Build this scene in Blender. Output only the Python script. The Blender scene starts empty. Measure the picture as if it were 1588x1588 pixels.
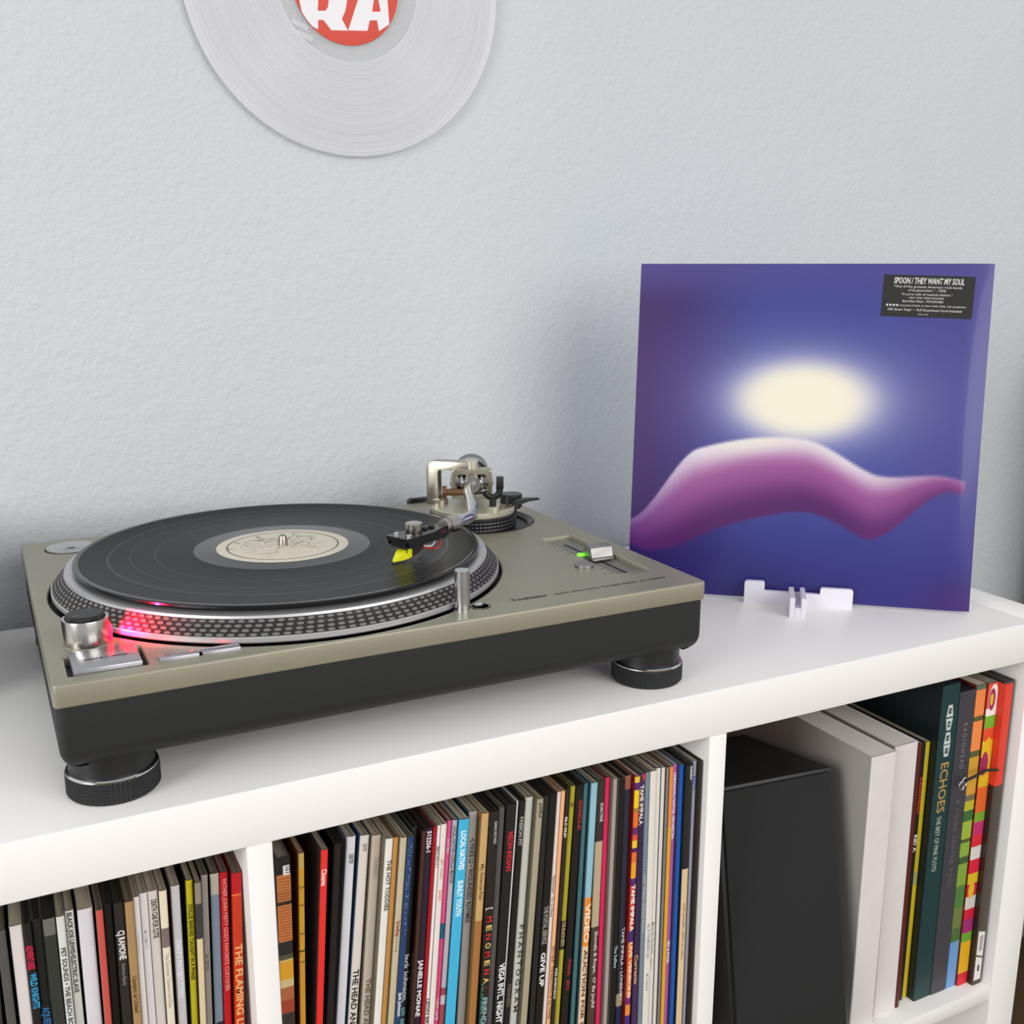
import bpy, bmesh, math, random
from mathutils import Vector, Matrix
random.seed(7)
S = bpy.context.scene
COL = S.collection
MM = 0.001

# ------------------------------------------------------------------ camera, world, lights, exposure
cam_data = bpy.data.cameras.new('camera'); cam_data.sensor_width = 36; cam_data.lens = 36*1627.6/1588
cam_data.clip_start = 0.01; cam_data.clip_end = 50
cam = bpy.data.objects.new('camera', cam_data); COL.objects.link(cam)
yaw, pitch, roll = -0.4656, 0.2255, 0.0009
cam.matrix_world = (Matrix.Translation((-0.1318, -0.5933, 0.3080)) @ Matrix.Rotation(yaw, 4, 'Z')
                    @ Matrix.Rotation(math.pi/2 - pitch, 4, 'X') @ Matrix.Rotation(roll, 4, 'Z'))
S.camera = cam
S.view_settings.view_transform = 'Standard'; S.view_settings.look = 'None'
S.view_settings.exposure = 0.0; S.view_settings.gamma = 1.0; S.view_settings.use_curve_mapping = False
w = bpy.data.worlds.new('world'); S.world = w; w.use_nodes = True
w.node_tree.nodes['Background'].inputs[0].default_value = (0.93, 0.96, 1.0, 1)
w.node_tree.nodes['Background'].inputs[1].default_value = 0.62
def area(name, loc, target, sx, sy, energy, color=(1, 1, 1)):
    d = bpy.data.lights.new(name, 'AREA'); d.shape = 'RECTANGLE'; d.size = sx; d.size_y = sy; d.energy = energy; d.color = color
    o = bpy.data.objects.new(name, d); COL.objects.link(o); o.location = loc
    o.rotation_euler = (Vector(target) - Vector(loc)).to_track_quat('-Z', 'Y').to_euler(); return o
area('window_light', (1.15, -2.45, 1.0), (0.45, 0.3, 0.05), 2.4, 1.6, 46, (1.0, 0.985, 0.96))
area('second_window_light', (-2.1, -0.95, 0.70), (0.4, 0.3, 0.1), 1.1, 1.2, 33, (0.98, 0.99, 1.0))

# ------------------------------------------------------------------ materials
def lin(h):
    c = [int(h[i:i+2], 16)/255 for i in (0, 2, 4)]
    return tuple(x/12.92 if x <= .04045 else ((x+.055)/1.055)**2.4 for x in c) + (1,)
CACHE = {}
def mat(name, col, rough=.5, metal=0, coat=0, emit=None, estr=0, noise=0, nscale=200, bump=0, bscale=400, alpha=1, trans=0, spec=.5, coat_rough=.05):
    if name in CACHE: return CACHE[name]
    m = bpy.data.materials.new(name); m.use_nodes = True; nt = m.node_tree; b = nt.nodes['Principled BSDF']
    c = lin(col) if isinstance(col, str) else tuple(col) + (1,)
    I = b.inputs
    I['Base Color'].default_value = c; I['Roughness'].default_value = rough; I['Metallic'].default_value = metal
    I['Coat Weight'].default_value = coat; I['Coat Roughness'].default_value = coat_rough; I['Alpha'].default_value = alpha; I['Transmission Weight'].default_value = trans
    I['Specular IOR Level'].default_value = spec
    if emit: I['Emission Color'].default_value = lin(emit); I['Emission Strength'].default_value = estr
    if noise or bump:
        tc = nt.nodes.new('ShaderNodeTexCoord')
    if noise:
        n = nt.nodes.new('ShaderNodeTexNoise'); n.inputs['Scale'].default_value = nscale; n.inputs['Detail'].default_value = 4
        nt.links.new(tc.outputs['Object'], n.inputs['Vector'])
        mx = nt.nodes.new('ShaderNodeMix'); mx.data_type = 'RGBA'
        mx.inputs['A'].default_value = tuple(x*(1-noise) for x in c[:3]) + (1,); mx.inputs['B'].default_value = tuple(min(1, x*(1+noise)) for x in c[:3]) + (1,)
        nt.links.new(n.outputs['Fac'], mx.inputs['Factor']); nt.links.new(mx.outputs['Result'], I['Base Color'])
    if bump:
        n = nt.nodes.new('ShaderNodeTexNoise'); n.inputs['Scale'].default_value = bscale; n.inputs['Detail'].default_value = 3
        nt.links.new(tc.outputs['Object'], n.inputs['Vector'])
        bp = nt.nodes.new('ShaderNodeBump'); bp.inputs['Strength'].default_value = bump; bp.inputs['Distance'].default_value = .001
        nt.links.new(n.outputs['Fac'], bp.inputs['Height']); nt.links.new(bp.outputs['Normal'], I['Normal'])
    CACHE[name] = m; return m

# ------------------------------------------------------------------ object helpers (all lengths in mm)
def link(o, parent=None, loc=(0, 0, 0), rot=(0, 0, 0)):
    COL.objects.link(o)
    if parent: o.parent = parent
    o.location = Vector(loc)*MM; o.rotation_euler = rot
    return o
def tag(o, label=None, cat=None, group=None, kind=None):
    for k, v in (('label', label), ('category', cat), ('group', group), ('kind', kind)):
        if v: o[k] = v
    return o
def thing(name, label, cat, loc=(0, 0, 0), rot=(0, 0, 0), group=None):
    return tag(link(bpy.data.objects.new(name, None), None, loc, rot), label, cat, group)
def done(name, bm, m, parent=None, loc=(0, 0, 0), rot=(0, 0, 0), smooth=None):
    bmesh.ops.recalc_face_normals(bm, faces=bm.faces)
    if smooth is not None:
        for f in bm.faces: f.smooth = True
        for e in bm.edges:
            if len(e.link_faces) == 2 and e.calc_face_angle() > math.radians(smooth): e.smooth = False
    bmesh.ops.scale(bm, vec=(MM,)*3, verts=bm.verts)
    me = bpy.data.meshes.new(name); bm.to_mesh(me); bm.free()
    for x in (m if isinstance(m, (list, tuple)) else [m]): me.materials.append(x)
    return link(bpy.data.objects.new(name, me), parent, loc, rot)
def cube(bm, x0, x1, y0, y1, z0, z1):
    v = [bm.verts.new((x, y, z)) for z in (z0, z1) for x, y in ((x0, y0), (x1, y0), (x1, y1), (x0, y1))]
    F = [bm.faces.new([v[i] for i in q]) for q in ((3, 2, 1, 0), (4, 5, 6, 7), (0, 1, 5, 4), (1, 2, 6, 5), (2, 3, 7, 6), (3, 0, 4, 7))]
    return v, F
def box(name, x0, x1, y0, y1, z0, z1, m, parent=None, bev=0, seg=2, loc=(0, 0, 0), rot=(0, 0, 0)):
    bm = bmesh.new(); cube(bm, x0, x1, y0, y1, z0, z1)
    if bev: bmesh.ops.bevel(bm, geom=bm.edges[:], offset=bev, segments=seg, profile=.5, affect='EDGES')
    return done(name, bm, m, parent, loc, rot, smooth=35 if bev else None)
def lathe_bm(bm, prof, seg=64, cx=0, cy=0, mi=None):
    rings = []
    for r, z in prof:
        if r < 1e-6: rings.append([bm.verts.new((cx, cy, z))])
        else: rings.append([bm.verts.new((cx + r*math.cos(2*math.pi*k/seg), cy + r*math.sin(2*math.pi*k/seg), z)) for k in range(seg)])
    for i in range(len(rings)-1):
        A, B = rings[i], rings[i+1]
        for k in range(seg):
            k2 = (k+1) % seg
            if len(A) == 1 and len(B) == 1: continue
            if len(A) == 1: f = bm.faces.new((A[0], B[k], B[k2]))
            elif len(B) == 1: f = bm.faces.new((A[k], A[k2], B[0]))
            else: f = bm.faces.new((A[k], A[k2], B[k2], B[k]))
            if mi: f.material_index = mi[i]
def lathe(name, prof, m, parent=None, loc=(0, 0, 0), rot=(0, 0, 0), seg=64, smooth=30, mi=None):
    bm = bmesh.new(); lathe_bm(bm, prof, seg, mi=mi)
    return done(name, bm, m, parent, loc, rot, smooth=smooth)
def tube_bm(bm, pts, rad, seg=12, cap=True):
    pts = [Vector(p) for p in pts]; n = len(pts); rings = []
    rads = rad if isinstance(rad, (list, tuple)) else [rad]*n
    up = None
    for i, p in enumerate(pts):
        t = (pts[min(i+1, n-1)] - pts[max(i-1, 0)]).normalized()
        if up is None: up = t.orthogonal().normalized()
        up = (up - t*up.dot(t)).normalized(); s = t.cross(up)
        rings.append([bm.verts.new(p + (up*math.cos(2*math.pi*k/seg) + s*math.sin(2*math.pi*k/seg))*rads[i]) for k in range(seg)])
    for A, B in zip(rings, rings[1:]):
        for k in range(seg): bm.faces.new((A[k], A[(k+1) % seg], B[(k+1) % seg], B[k]))
    if cap: bm.faces.new(rings[0][::-1]); bm.faces.new(rings[-1])
def tube(name, pts, rad, m, parent=None, seg=12, loc=(0, 0, 0)):
    bm = bmesh.new(); tube_bm(bm, pts, rad, seg); return done(name, bm, m, parent, loc, smooth=50)
def smooth_path(pts, n=6):
    P = [Vector(p) for p in pts]; out = []
    for i in range(len(P)-1):
        a, b, c, d = P[max(i-1, 0)], P[i], P[i+1], P[min(i+2, len(P)-1)]
        for k in range(n):
            t = k/n
            out.append(.5*((2*b) + (c-a)*t + (2*a-5*b+4*c-d)*t*t + (3*b-a-3*c+d)*t**3))
    return out + [P[-1]]
def cyl_between(name, a, b, r, m, parent=None, seg=24, r2=None):
    return tube(name, [a, b], [r, r2 if r2 is not None else r], m, parent, seg)
def flat(name, polys, depth, m, parent=None, loc=(0, 0, 0), rot=(0, 0, 0), bev=0):
    """polygons with holes in the XY plane, thickness depth centred on z=0, through a filled curve"""
    cu = bpy.data.curves.new(name, 'CURVE'); cu.dimensions = '2D'; cu.fill_mode = 'BOTH'
    cu.extrude = max(0, depth/2-bev)*MM; cu.bevel_depth = bev*MM; cu.bevel_resolution = 2; cu.offset = -bev*MM
    for pl in polys:
        sp = cu.splines.new('POLY'); sp.points.add(len(pl)-1); sp.use_cyclic_u = True
        for q, (x, y) in zip(sp.points, pl): q.co = (x*MM, y*MM, 0, 1)
    return curve_mesh(name, cu, m, parent, loc, rot)
def curve_mesh(name, cu, m, parent, loc, rot):
    t = bpy.data.objects.new('tmp', cu); COL.objects.link(t)
    dg = bpy.context.evaluated_depsgraph_get(); me = bpy.data.meshes.new_from_object(t.evaluated_get(dg))
    bpy.data.objects.remove(t); bpy.data.curves.remove(cu)
    me.materials.clear(); me.materials.append(m); me.name = name
    return link(bpy.data.objects.new(name, me), parent, loc, rot)
def circle(r, cx=0, cy=0, n=96): return [(cx + r*math.cos(2*math.pi*k/n), cy + r*math.sin(2*math.pi*k/n)) for k in range(n)]
def rrect(x0, x1, y0, y1, r, n=6):
    out = []
    for cx, cy, a in ((x1-r, y1-r, 0), (x0+r, y1-r, 90), (x0+r, y0+r, 180), (x1-r, y0+r, 270)):
        for k in range(n+1):
            t = math.radians(a + 90*k/n); out.append((cx + r*math.cos(t), cy + r*math.sin(t)))
    return out
def text(name, s, m, parent, length=None, height=10, loc=(0, 0, 0), rot=(0, 0, 0), bold=0, depth=.05, align='LEFT', shear=0, minw=None):
    """flat lettering; local x runs along the words, cap height = height mm, whole line scaled to length mm"""
    cu = bpy.data.curves.new(name, 'FONT'); cu.body = s; cu.size = 1.0; cu.resolution_u = 2; cu.offset = bold; cu.extrude = 0; cu.shear = shear
    o = curve_mesh(name, cu, m, parent, loc, rot); me = o.data
    if not me.vertices: return o
    xs = [v.co.x for v in me.vertices]; x0, x1 = min(xs), max(xs)
    sy = height/.7; sx = length/(x1-x0) if length else sy
    off = {'LEFT': 0, 'CENTER': (x1-x0)*sx/2}[align]
    for v in me.vertices: v.co = Vector((((v.co.x-x0)*sx-off)*MM, v.co.y*sy*MM, depth*MM))
    return o
ROWS=[
('L',-159.8,-168.5,17.6,4.57,314.0,'3a3836','2a2a2a',[],[],'dark charcoal record sleeve, leftmost in the left compartment'),
('L',-154.7,-154.5,17.0,5.0,314.0,'55524f','2b302c',[],[],'grey record sleeve left of the thick white one at far left'),
('L',-146.8,-147.4,18.3,6.86,314.0,'ddd3cf','8d8a84',[],[],'thick plain white record sleeve, first white one from the left edge'),
('L',-140.8,-141.5,17.1,4.42,314.0,'1e1a16','3a342a',[('ADVENTURES',14.1,30.0,'d91c47',0.8,0),('WILD KNIGHTS',32.8,56.4,'2f9fd0',0.8,0.1)],[],'black record sleeve with red and light blue spine lettering'),
('L',-135.7,-136.3,18.8,5.3,314.0,'1b1b19','3d423c',[('AQUEDUCT',58.3,79.4,'2a6ea8',0.75,0)],[],'black record sleeve with blue lettering low on its spine, left compartment'),
('L',-129.1,-130.1,17.1,6.62,314.0,'2f342f','20211e',[],[(0.0,'6b6b64'),(10.1,'31362f')],'dark grey-green record in a crinkled clear plastic sleeve'),
('L',-122.9,-124.2,16.3,4.61,314.0,'d9d8d2','74716a',[('PET SOUNDS • THE BEACH BOYS',20.8,77.9,'3a3a38',0.55,0)],[],'white record sleeve with thin dark capitals, left of the one with bold narrow capitals'),
('L',-117.8,-119.1,20.2,4.96,314.0,'dddcd4','6a665e',[('BLACK JOE LEWIS•ELECTRIC SLAVE',1.2,55.5,'2b2925',0.5,0)],[],'white record sleeve with bold narrow black capitals down the upper spine'),
('L',-109.2,-112.0,17.9,8.57,314.0,'dcd6da','8f8d8a',[],[],'thick lilac-white record sleeve in wrinkled plastic, left of the coral red one'),
('L',-101.6,-105.5,12.5,3.87,314.0,'c8534a','6a5a4a',[],[],'coral red record sleeve with plain spine, left compartment'),
('L',-96.7,-100.6,17.6,5.33,314.0,'15130f','1d201c',[],[],'black record sleeve with a plain spine, right of the coral red one'),
('L',-90.6,-94.6,15.6,6.1,314.0,'2a2724','171614',[('CJ RAMONE',18.7,38.6,'e6e2dc',0.62,0.05),('American Beauty',41.2,56.4,'8c877f',0.35,0.05)],[],'black record sleeve with white capitals and grey script, left of the tan one'),
('L',-84.8,-88.8,13.8,4.94,314.0,'a8875a','5d3d1e',[('Upstairs at United',50.8,76.5,'5a4427',0.5,0)],[],'tan brown record sleeve in the left compartment'),
('L',-80.3,-84.2,17.0,3.48,314.0,'efe9e1','8b867e',[('the weepies',25.9,38.6,'cfc8be',0.4,0)],[],'cream white record sleeve just right of the tan one'),
('L',-75.9,-79.8,19.4,4.74,314.0,'e6e0e0','8a867f',[('MUTEMATH',25.5,38.1,'c6bfc0',0.4,0)],[],'white record sleeve left of the greyer one with bold black capitals'),
('L',-70.3,-74.2,19.4,5.94,314.0,'d7cfc6','857e73',[('DEATH CAB FOR CUTIE',5.9,32.6,'2c2826',0.52,0.05)],[],'pale grey record sleeve with bold black capitals near the top'),
('L',-64.7,-68.6,16.7,4.64,314.0,'e4d9bf','7d735c',[('The Courtneys | Cameron and Dana',43.7,81.8,'9a8f7a',0.4,0)],[(0.0,'e6d8bd'),(25.1,'7d6b66'),(39.1,'e2d8c2')],'cream record sleeve with a grey picture patch on its spine'),
('L',-57.1,-62.4,18.9,5.5,314.0,'c3bfc0','73685e',[('DIRTY PROJECTORS',38.2,78.7,'e2dfe2',0.55,0)],[],'thick light grey record sleeve with faint white lettering'),
('L',-48.2,-57.1,21.3,4.47,314.0,'c9bd1c','17201c',[('DOLLIE BARNES: CAUGHT IN A PHASE',16.9,70.2,'2d2b0c',0.5,0)],[],'bright yellow record sleeve with small black capitals'),
('L',-43.8,-52.7,16.2,3.75,314.0,'d9c49a','2e2218',[],[(0.0,'8d8377'),(14.3,'3b3a3a'),(39.0,'d8c59f')],'record sleeve whose spine is a dark picture above plain beige'),
('L',-38.6,-48.3,23.0,4.3,314.0,'9a928a','5b5548',[('IN  BOG',56.1,67.6,'5b554f',0.45,0)],[],'taupe grey record sleeve between the beige picture spine and the blue-grey one'),
('L',-32.5,-42.6,21.8,5.55,314.0,'76879a','22211d',[('E',106.7,118.6,'23272e',0.7,0.1)],[(-4.7,'b9b0a0'),(14.1,'7c8b9a')],'blue-grey record sleeve with a beige top on its spine'),
('L',-26.9,-37.1,20.6,4.93,314.0,'c2151c','6e0d12',[("FATHER JOHN MISTY GOD'S FAVORITE CUSTOMER",4.7,85.1,'e98a86',0.5,0.05)],[],'crimson record sleeve with pale pink capitals'),
('L',-19.8,-31.3,16.5,6.11,314.0,'cf3b14','7c1418',[('THE FLAMING LIPS',50.4,118.6,'f0b46e',0.72,0.05)],[(-4.2,'c8161c'),(14.5,'f0803a'),(15.2,'cf3b14')],'orange-red record sleeve with big pale orange capitals, last in the left compartment'),
('M',11.1,5.2,20.8,9.48,314.0,'c9773c','2a2420',[],[(-4.6,'23201e'),(11.1,'c87a42'),(24.2,'b9703c'),(31.7,'2a211c'),(33.6,'c9793f'),(61.1,'2b2a28'),(70.7,'55523f'),(74.1,'d8bf78'),(76.0,'e0a22c'),(88.6,'d7be84'),(95.0,'b06a42'),(104.8,'a5452f'),(114.6,'3a3230')],'thick illustrated record sleeve with orange and black patches, beside the left divider'),
('M',23.0,12.3,20.7,3.95,314.0,'d6a02e','7a3d12',[],[(0.0,'c9ad5a'),(10.2,'d6a02e'),(70.3,'4a3012'),(71.2,'d69a30')],'ochre yellow record sleeve with an orange cover'),
('M',38.2,17.0,18.6,4.86,314.0,'f0342f','4a4746',[('Cinema',13.8,25.9,'ffd9d4',0.7,0)],[],'bright red spined record sleeve with a dark grey cover'),
('M',48.3,23.1,22.4,5.12,314.0,'221a18','15130f',[],[],'black-brown record sleeve left of the bluish white one'),
('M',59.4,31.2,27.4,6.44,314.0,'e0dee2','9898a4',[('SUB POP',12.8,19.9,'2f2d30',0.5,0.1)],[],'bluish white record sleeve with a tiny black logo near its top'),
('M',68.3,38.0,25.2,6.59,314.0,'e2d9cf','35506e',[('SUB POP',6.1,11.8,'2f2d30',0.45,0.05),('THE HEAD AND THE HEART',100.7,183.8,'232021',0.6,0)],[],'cream record sleeve with bold black condensed capitals low down'),
('M',75.5,46.8,21.4,6.65,314.0,'c2b6a5','6d6350',[('554430-1',16.6,31.9,'a0947f',0.5,0.1),('THE HEAD AND THE HEART',107.8,185.6,'6d5f50',0.5,0.05)],[],'beige record sleeve with faint grey-brown lettering, left of the white one'),
('M',81.7,53.0,13.5,5.22,314.0,'e6e2d8','746c58',[('THE HOT TODDIES',15.6,53.4,'413d38',0.5,0.1)],[],'white record sleeve with thin spaced black capitals'),
('M',86.4,57.7,13.1,3.6,314.0,'b98645','7a5426',[],[],'thin tan brown record sleeve left of the khaki grey one'),
('M',90.8,62.1,10.5,4.54,314.0,'c3b698','7f7765',[('bradley',61.9,73.8,'a03a30',0.6,0),('young',74.3,85.1,'8c8069',0.4,0)],[],'khaki grey record sleeve with small dark red script'),
('M',95.5,66.7,9.2,4.15,314.0,'23406e','4a4a44',[('Jack Johnson',116.9,135.5,'e6e6ea',0.55,0)],[],'navy blue record sleeve sprinkled with white dots'),
('M',101.7,76.3,19.1,4.76,314.0,'2b2c2a','2f3a3a',[('jack johnson, ',95.9,134.1,'e7e6e0',0.8,0),('on and on',137.7,165.3,'8cc0b8',0.8,0)],[],'black record sleeve with white and aqua lower case lettering'),
('M',106.0,80.5,12.2,3.16,314.0,'4a2a22','2b1310',[],[],'narrow dark brown leathery record sleeve'),
('M',110.5,85.1,14.2,5.32,314.0,'2a2234','3a1216',[('512256-1',2.4,18.0,'eeeaea',0.6,0.05),('JANELLE MONAE',100.2,145.1,'f4f2f2',0.6,0)],[],'dark aubergine record sleeve with white capitals'),
('M',114.9,89.5,13.8,2.78,314.0,'a81420','7d1019',[],[],'thin dark red record sleeve in the middle compartment'),
('M',117.9,92.6,14.4,2.58,314.0,'f2ebe6','8f887c',[('88875 09914 1',15.6,31.4,'6b625c',0.6,0),('LEON BRIDGES',133.5,167.2,'4a4442',0.7,0)],[],'bright white record sleeve just right of the thin dark red one'),
('M',121.7,96.8,14.2,4.32,314.0,'eaded6','9a9284',[('LEFT TOGO',25.6,41.5,'dc8878',0.5,0),('GOGO',49.5,58.1,'dc7868',0.5,0)],[],'pinkish white record sleeve with pale red outlined lettering'),
('M',126.8,101.4,16.9,3.27,314.0,'ef5d94','5c2430',[('AFTER',13.2,25.1,'f7b3cc',0.6,0),('LADY LAMB',138.4,155.4,'f9c6da',0.6,0)],[(-3.1,'ef5d94'),(77.4,'1d6c86'),(90.3,'ee4f86')],'pink record sleeve with a dark teal leaf shape on its spine'),
('M',130.7,105.3,15.9,3.94,314.0,'b9b0ba','6b3038',[('LOCAL NATIVES GORILLA MANOR',4.2,48.3,'5d5868',0.65,0)],[(-2.8,'b7b0b8'),(129.3,'9a4a50'),(135.3,'c8b8bc'),(142.5,'a04a52')],'grey-mauve record sleeve with red picture patches, between pink and cyan'),
('M',136.8,111.4,13.8,7.7,314.0,'45b4dc','1c5f6a',[('LOCAL NATIVES',8.8,38.3,'f2fbfd',0.5,0),('SUNLIT YOUTH',46.4,74.1,'f2fbfd',0.5,0)],[],'cyan blue record sleeve with white capitals'),
('M',146.8,124.9,20.7,6.74,314.0,'aaa39e','4b5054',[('•LYKKE LI • WOUNDED RHYMES',20.6,86.8,'3f3a38',0.5,0.05)],[],'warm grey record sleeve with dark hand-drawn capitals, right of the cyan one'),
('M',153.3,131.3,14.3,5.61,314.0,'c39a62','8a6a38',[('My Science-Fair',38.8,67.4,'7d5d34',0.5,0)],[(-3.6,'c9a36b'),(83.3,'a8713a')],'kraft brown record sleeve right of the warm grey one'),
('M',159.7,141.2,13.2,6.68,314.0,'26211c','142019',[('BARSUK RECORDS',7.8,24.8,'c8c2ba',0.3,0.2),('[MENOMENA:',74.6,145.3,None,0.62,0.05),('FRIEND',147.4,169.2,'8fb0b4',0.6,0),('HUMAN LADY LOVE',135.5,199.2,'2f8f7a',0.3,-0.35)],[],'black record sleeve with red and yellow letters in turn'),
('M',167.3,147.2,16.8,4.69,314.0,'5a5856','3a3632',[],[],'dark grey record in clear plastic beside the red and yellow lettered one'),
('M',174.8,153.7,16.8,7.88,314.0,'1f1d1c','2a2926',[('NEON INDIAN',21.0,51.7,'d3202c',0.5,0.1),('VEGA INTL. NIGHT SCHOOL',126.2,200.7,'f2f0ec',0.55,0.1)],[],'black record sleeve with red capitals above white ones'),
('M',181.4,158.6,20.3,1.33,314.0,'efeff0','b8b8b8',[],[],'very thin white record sleeve between two black ones'),
('M',184.9,162.1,18.8,5.06,314.0,'1d1b19','34322e',[('PASSION PIT',12.5,35.2,'a8a49c',0.55,0),('MANNERS',147.5,166.7,'6e5c48',0.6,0)],[],'black record sleeve with grey capitals, left of the off-white one with spaced letters'),
('M',191.6,169.2,21.1,6.47,314.0,'d5d4ca','6f6a5e',[('P H A N T O G R A M',102.3,175.3,'57544c',0.5,0.15)],[],'off-white record sleeve with widely spaced serif capitals'),
('M',197.7,175.4,15.4,5.12,314.0,'a89e84','5a5544',[('pitiful',3.3,14.6,'4f4836',0.5,0.1)],[],'khaki beige record sleeve right of the off-white spaced-letter one'),
('M',203.0,184.3,16.8,4.89,314.0,'232322','2c2a27',[],[],'plain black glossy record sleeve right of the khaki beige one'),
('M',209.4,191.1,17.9,6.59,314.0,'161514','262320',[('THE POSTAL SERVICE',90.6,122.3,'9a968f',0.55,0.05),('GIVE UP',129.4,158.2,'f0eeea',0.55,0.05)],[],'black record sleeve with small white specks and grey then white capitals'),
('M',214.6,196.6,18.1,3.18,314.0,'e3d2cb','8a6a52',[('Radiohead   Go to Sleep',67.2,101.4,'8a6f68',0.5,0)],[],'pale pinkish record sleeve right of the black speckled one'),
('M',218.1,200.6,18.0,3.19,314.0,'f0b07c','a86c3c',[('RILO KILEY  THE EXECUTION OF ALL THINGS',126.7,189.2,'6a4a38',0.6,0)],[],'peach orange record sleeve in the middle compartment'),
('M',222.2,205.0,19.1,3.21,314.0,'2e282c','3b3532',[('RILO KILEY',22.3,39.4,'e8e4e4',0.6,0),('MORE ADVENTUROUS',147.5,173.8,'d8d4d4',0.6,0)],[],'narrow dark record sleeve with white lettering, right of the peach one'),
('M',228.0,209.8,21.3,4.22,314.0,'b0a42c','6a6218',[('WIRE',12.5,16.6,'3a3512',0.5,0),('THE BLACK KEYS',110.9,131.7,'b9a878',0.7,0)],[(-5.1,'b0a42c'),(109.4,'3d2f1c'),(133.9,'b5a930')],'olive yellow record sleeve with a dark lettered band'),
('M',233.5,216.4,20.1,5.66,314.0,'1a1815','1a1a17',[('GANGSTA-81',12.0,36.0,'b0282c',0.5,0.2),('PUSHA   2012',144.5,171.0,'a8262c',0.5,0.15)],[],'black record sleeve with small dark red lettering'),
('M',238.7,225.1,20.1,3.7,314.0,'44696e','2b4a50',[],[],'dark teal record sleeve left of the pale blue one'),
('M',244.6,232.2,17.8,5.44,314.2,'93bccb','3a606c',[('VIDEO',99.6,132.9,'fbe6c8',0.8,0),('AUCTION FOR SALE',138.8,221.1,'5d3020',0.55,0)],[(-9.2,'93bdcc'),(93.9,'ea8a2c'),(135.9,'e6c8a4')],'pale blue record sleeve with an orange block and cream lower spine'),
('M',251.1,243.4,18.9,6.97,314.3,'9b8d70','2a2520',[('DUALTONE',18.9,34.2,'e6e0d4',0.35,0.15),('Shovels & Rope,  O’ Be Joyful',126.8,194.0,'e2dcc8',0.4,0.15)],[(-11.3,'36302a'),(49.6,'b9a888'),(122.0,'4a3c30')],'record sleeve with a brown and tan picture spine, left of the magenta one'),
('M',257.1,251.0,19.9,4.48,314.5,'e02a60','8a1a24',[],[],'magenta pink record sleeve in shiny plastic'),
('M',261.4,255.3,15.4,3.51,314.6,'a49a96','6f6a58',[],[],'pale taupe record sleeve right of the magenta one'),
('M',266.0,259.9,13.2,5.12,314.8,'171512','57503f',[('The Suffers',141.0,160.6,'9db0b0',0.5,0.1)],[],'black record sleeve with small pale grey lettering, right of the taupe one'),
('M',271.9,267.6,14.7,6.15,315.0,'2b2c3a','6a5d4a',[('TAME IMPALA • LONERISM',128.5,192.2,'eae6e0',0.4,0.15)],[(-15.4,'9a5a4c'),(10.3,'2b2d3c'),(186.4,'a89878'),(198.1,'23264c')],'dark blue-grey record sleeve with white capitals and a reddish top'),
('M',277.5,273.1,10.1,4.38,315.1,'f08a2a','6e0d10',[('TAME IMPALA',90.3,130.5,'fff4ea',0.7,0),('LIVE VERSIONS',140.2,189.9,'ffe0c0',0.6,0)],[(-8.8,'e8c23a'),(4.9,'5a2a6a'),(10.9,'f2c81e'),(24.7,'b07a2a'),(29.3,'e8702a'),(41.6,'6a2a64'),(47.9,'e4502a'),(52.5,'f2c832'),(58.8,'5a2260'),(61.9,'e8702c'),(71.3,'f0a228'),(83.9,'5a2a6a'),(90.3,'d0402a'),(128.8,'4a2a6a'),(140.2,'d96a2a'),(188.2,'7a2a6a'),(194.9,'e88a3a'),(205.0,'4a2a7a')],'record sleeve with a spine of blurred yellow, orange and purple'),
('M',282.7,281.8,12.1,5.4,315.3,'47305c','221c22',[('TAME IMPALA',9.2,42.4,'eedcd2',0.6,0),('Currents',155.0,180.9,'d8a860',0.55,0)],[],'dark purple record sleeve with slanted black stripes on its spine'),
('M',287.7,287.7,12.0,3.95,315.4,'7a8694','4a5058',[('VAMPIRE WEEKEND',85.1,137.2,'a8aeb4',0.6,0)],[],'slate blue-grey record sleeve right of the dark purple striped one'),
('M',292.8,292.7,11.5,5.63,315.6,'e2ddd2','5a554e',[('ALL IN THE MODERN AGE',130.3,161.0,'8a857c',0.45,0),('MT ST LINCOLN',175.3,190.5,'8a857c',0.4,0)],[],'ivory record sleeve just right of the slate blue-grey one'),
('M',298.2,298.2,13.4,4.68,315.8,'e8e2d8','3d2646',[('Move On The Dance',132.0,160.4,'6f6a62',0.45,0),('again',163.8,174.7,'c8a888',0.4,0)],[],'ivory white record sleeve with small grey lettering, second of the ivory pair'),
('M',302.4,302.4,12.3,3.02,315.9,'d8d2cc','7a746a',[],[],'thin pale grey record sleeve right of the ivory pair'),
('M',305.3,305.3,10.9,2.35,316.1,'767a78','4a2a20',[],[],'thin mid grey record sleeve left of the marigold one'),
('M',308.4,308.4,10.0,3.2,316.2,'e0a020','6a2f1c',[],[(-8.1,'e58a3c'),(49.5,'e2a423')],'thin marigold orange record sleeve in the middle compartment'),
('M',312.4,312.4,11.8,4.24,316.4,'bf62b0','5a6a7a',[('UNKNOWN MORTAL ORCHESTRA',6.8,63.3,'f6e6f6',0.6,0),('SEX & FOOD',152.7,173.0,'f8ecf8',0.6,0)],[],'orchid pink record sleeve with white capitals'),
('M',316.5,316.5,8.0,3.22,316.6,'1758b0','26486e',[],[],'royal blue record sleeve in the middle compartment'),
('M',321.1,321.1,4.8,5.43,316.7,'24241f','1a1a19',[('matador',0.8,12.4,'f0eeea',0.4,0.3)],[(-7.7,'24241f'),(86.7,'dcc092')],'record sleeve black above and sand beige below'),
('M',325.1,325.1,6.9,2.05,316.9,'1c2c44','2a2a2c',[],[],'thin navy record sleeve left of the lilac grey one'),
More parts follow.
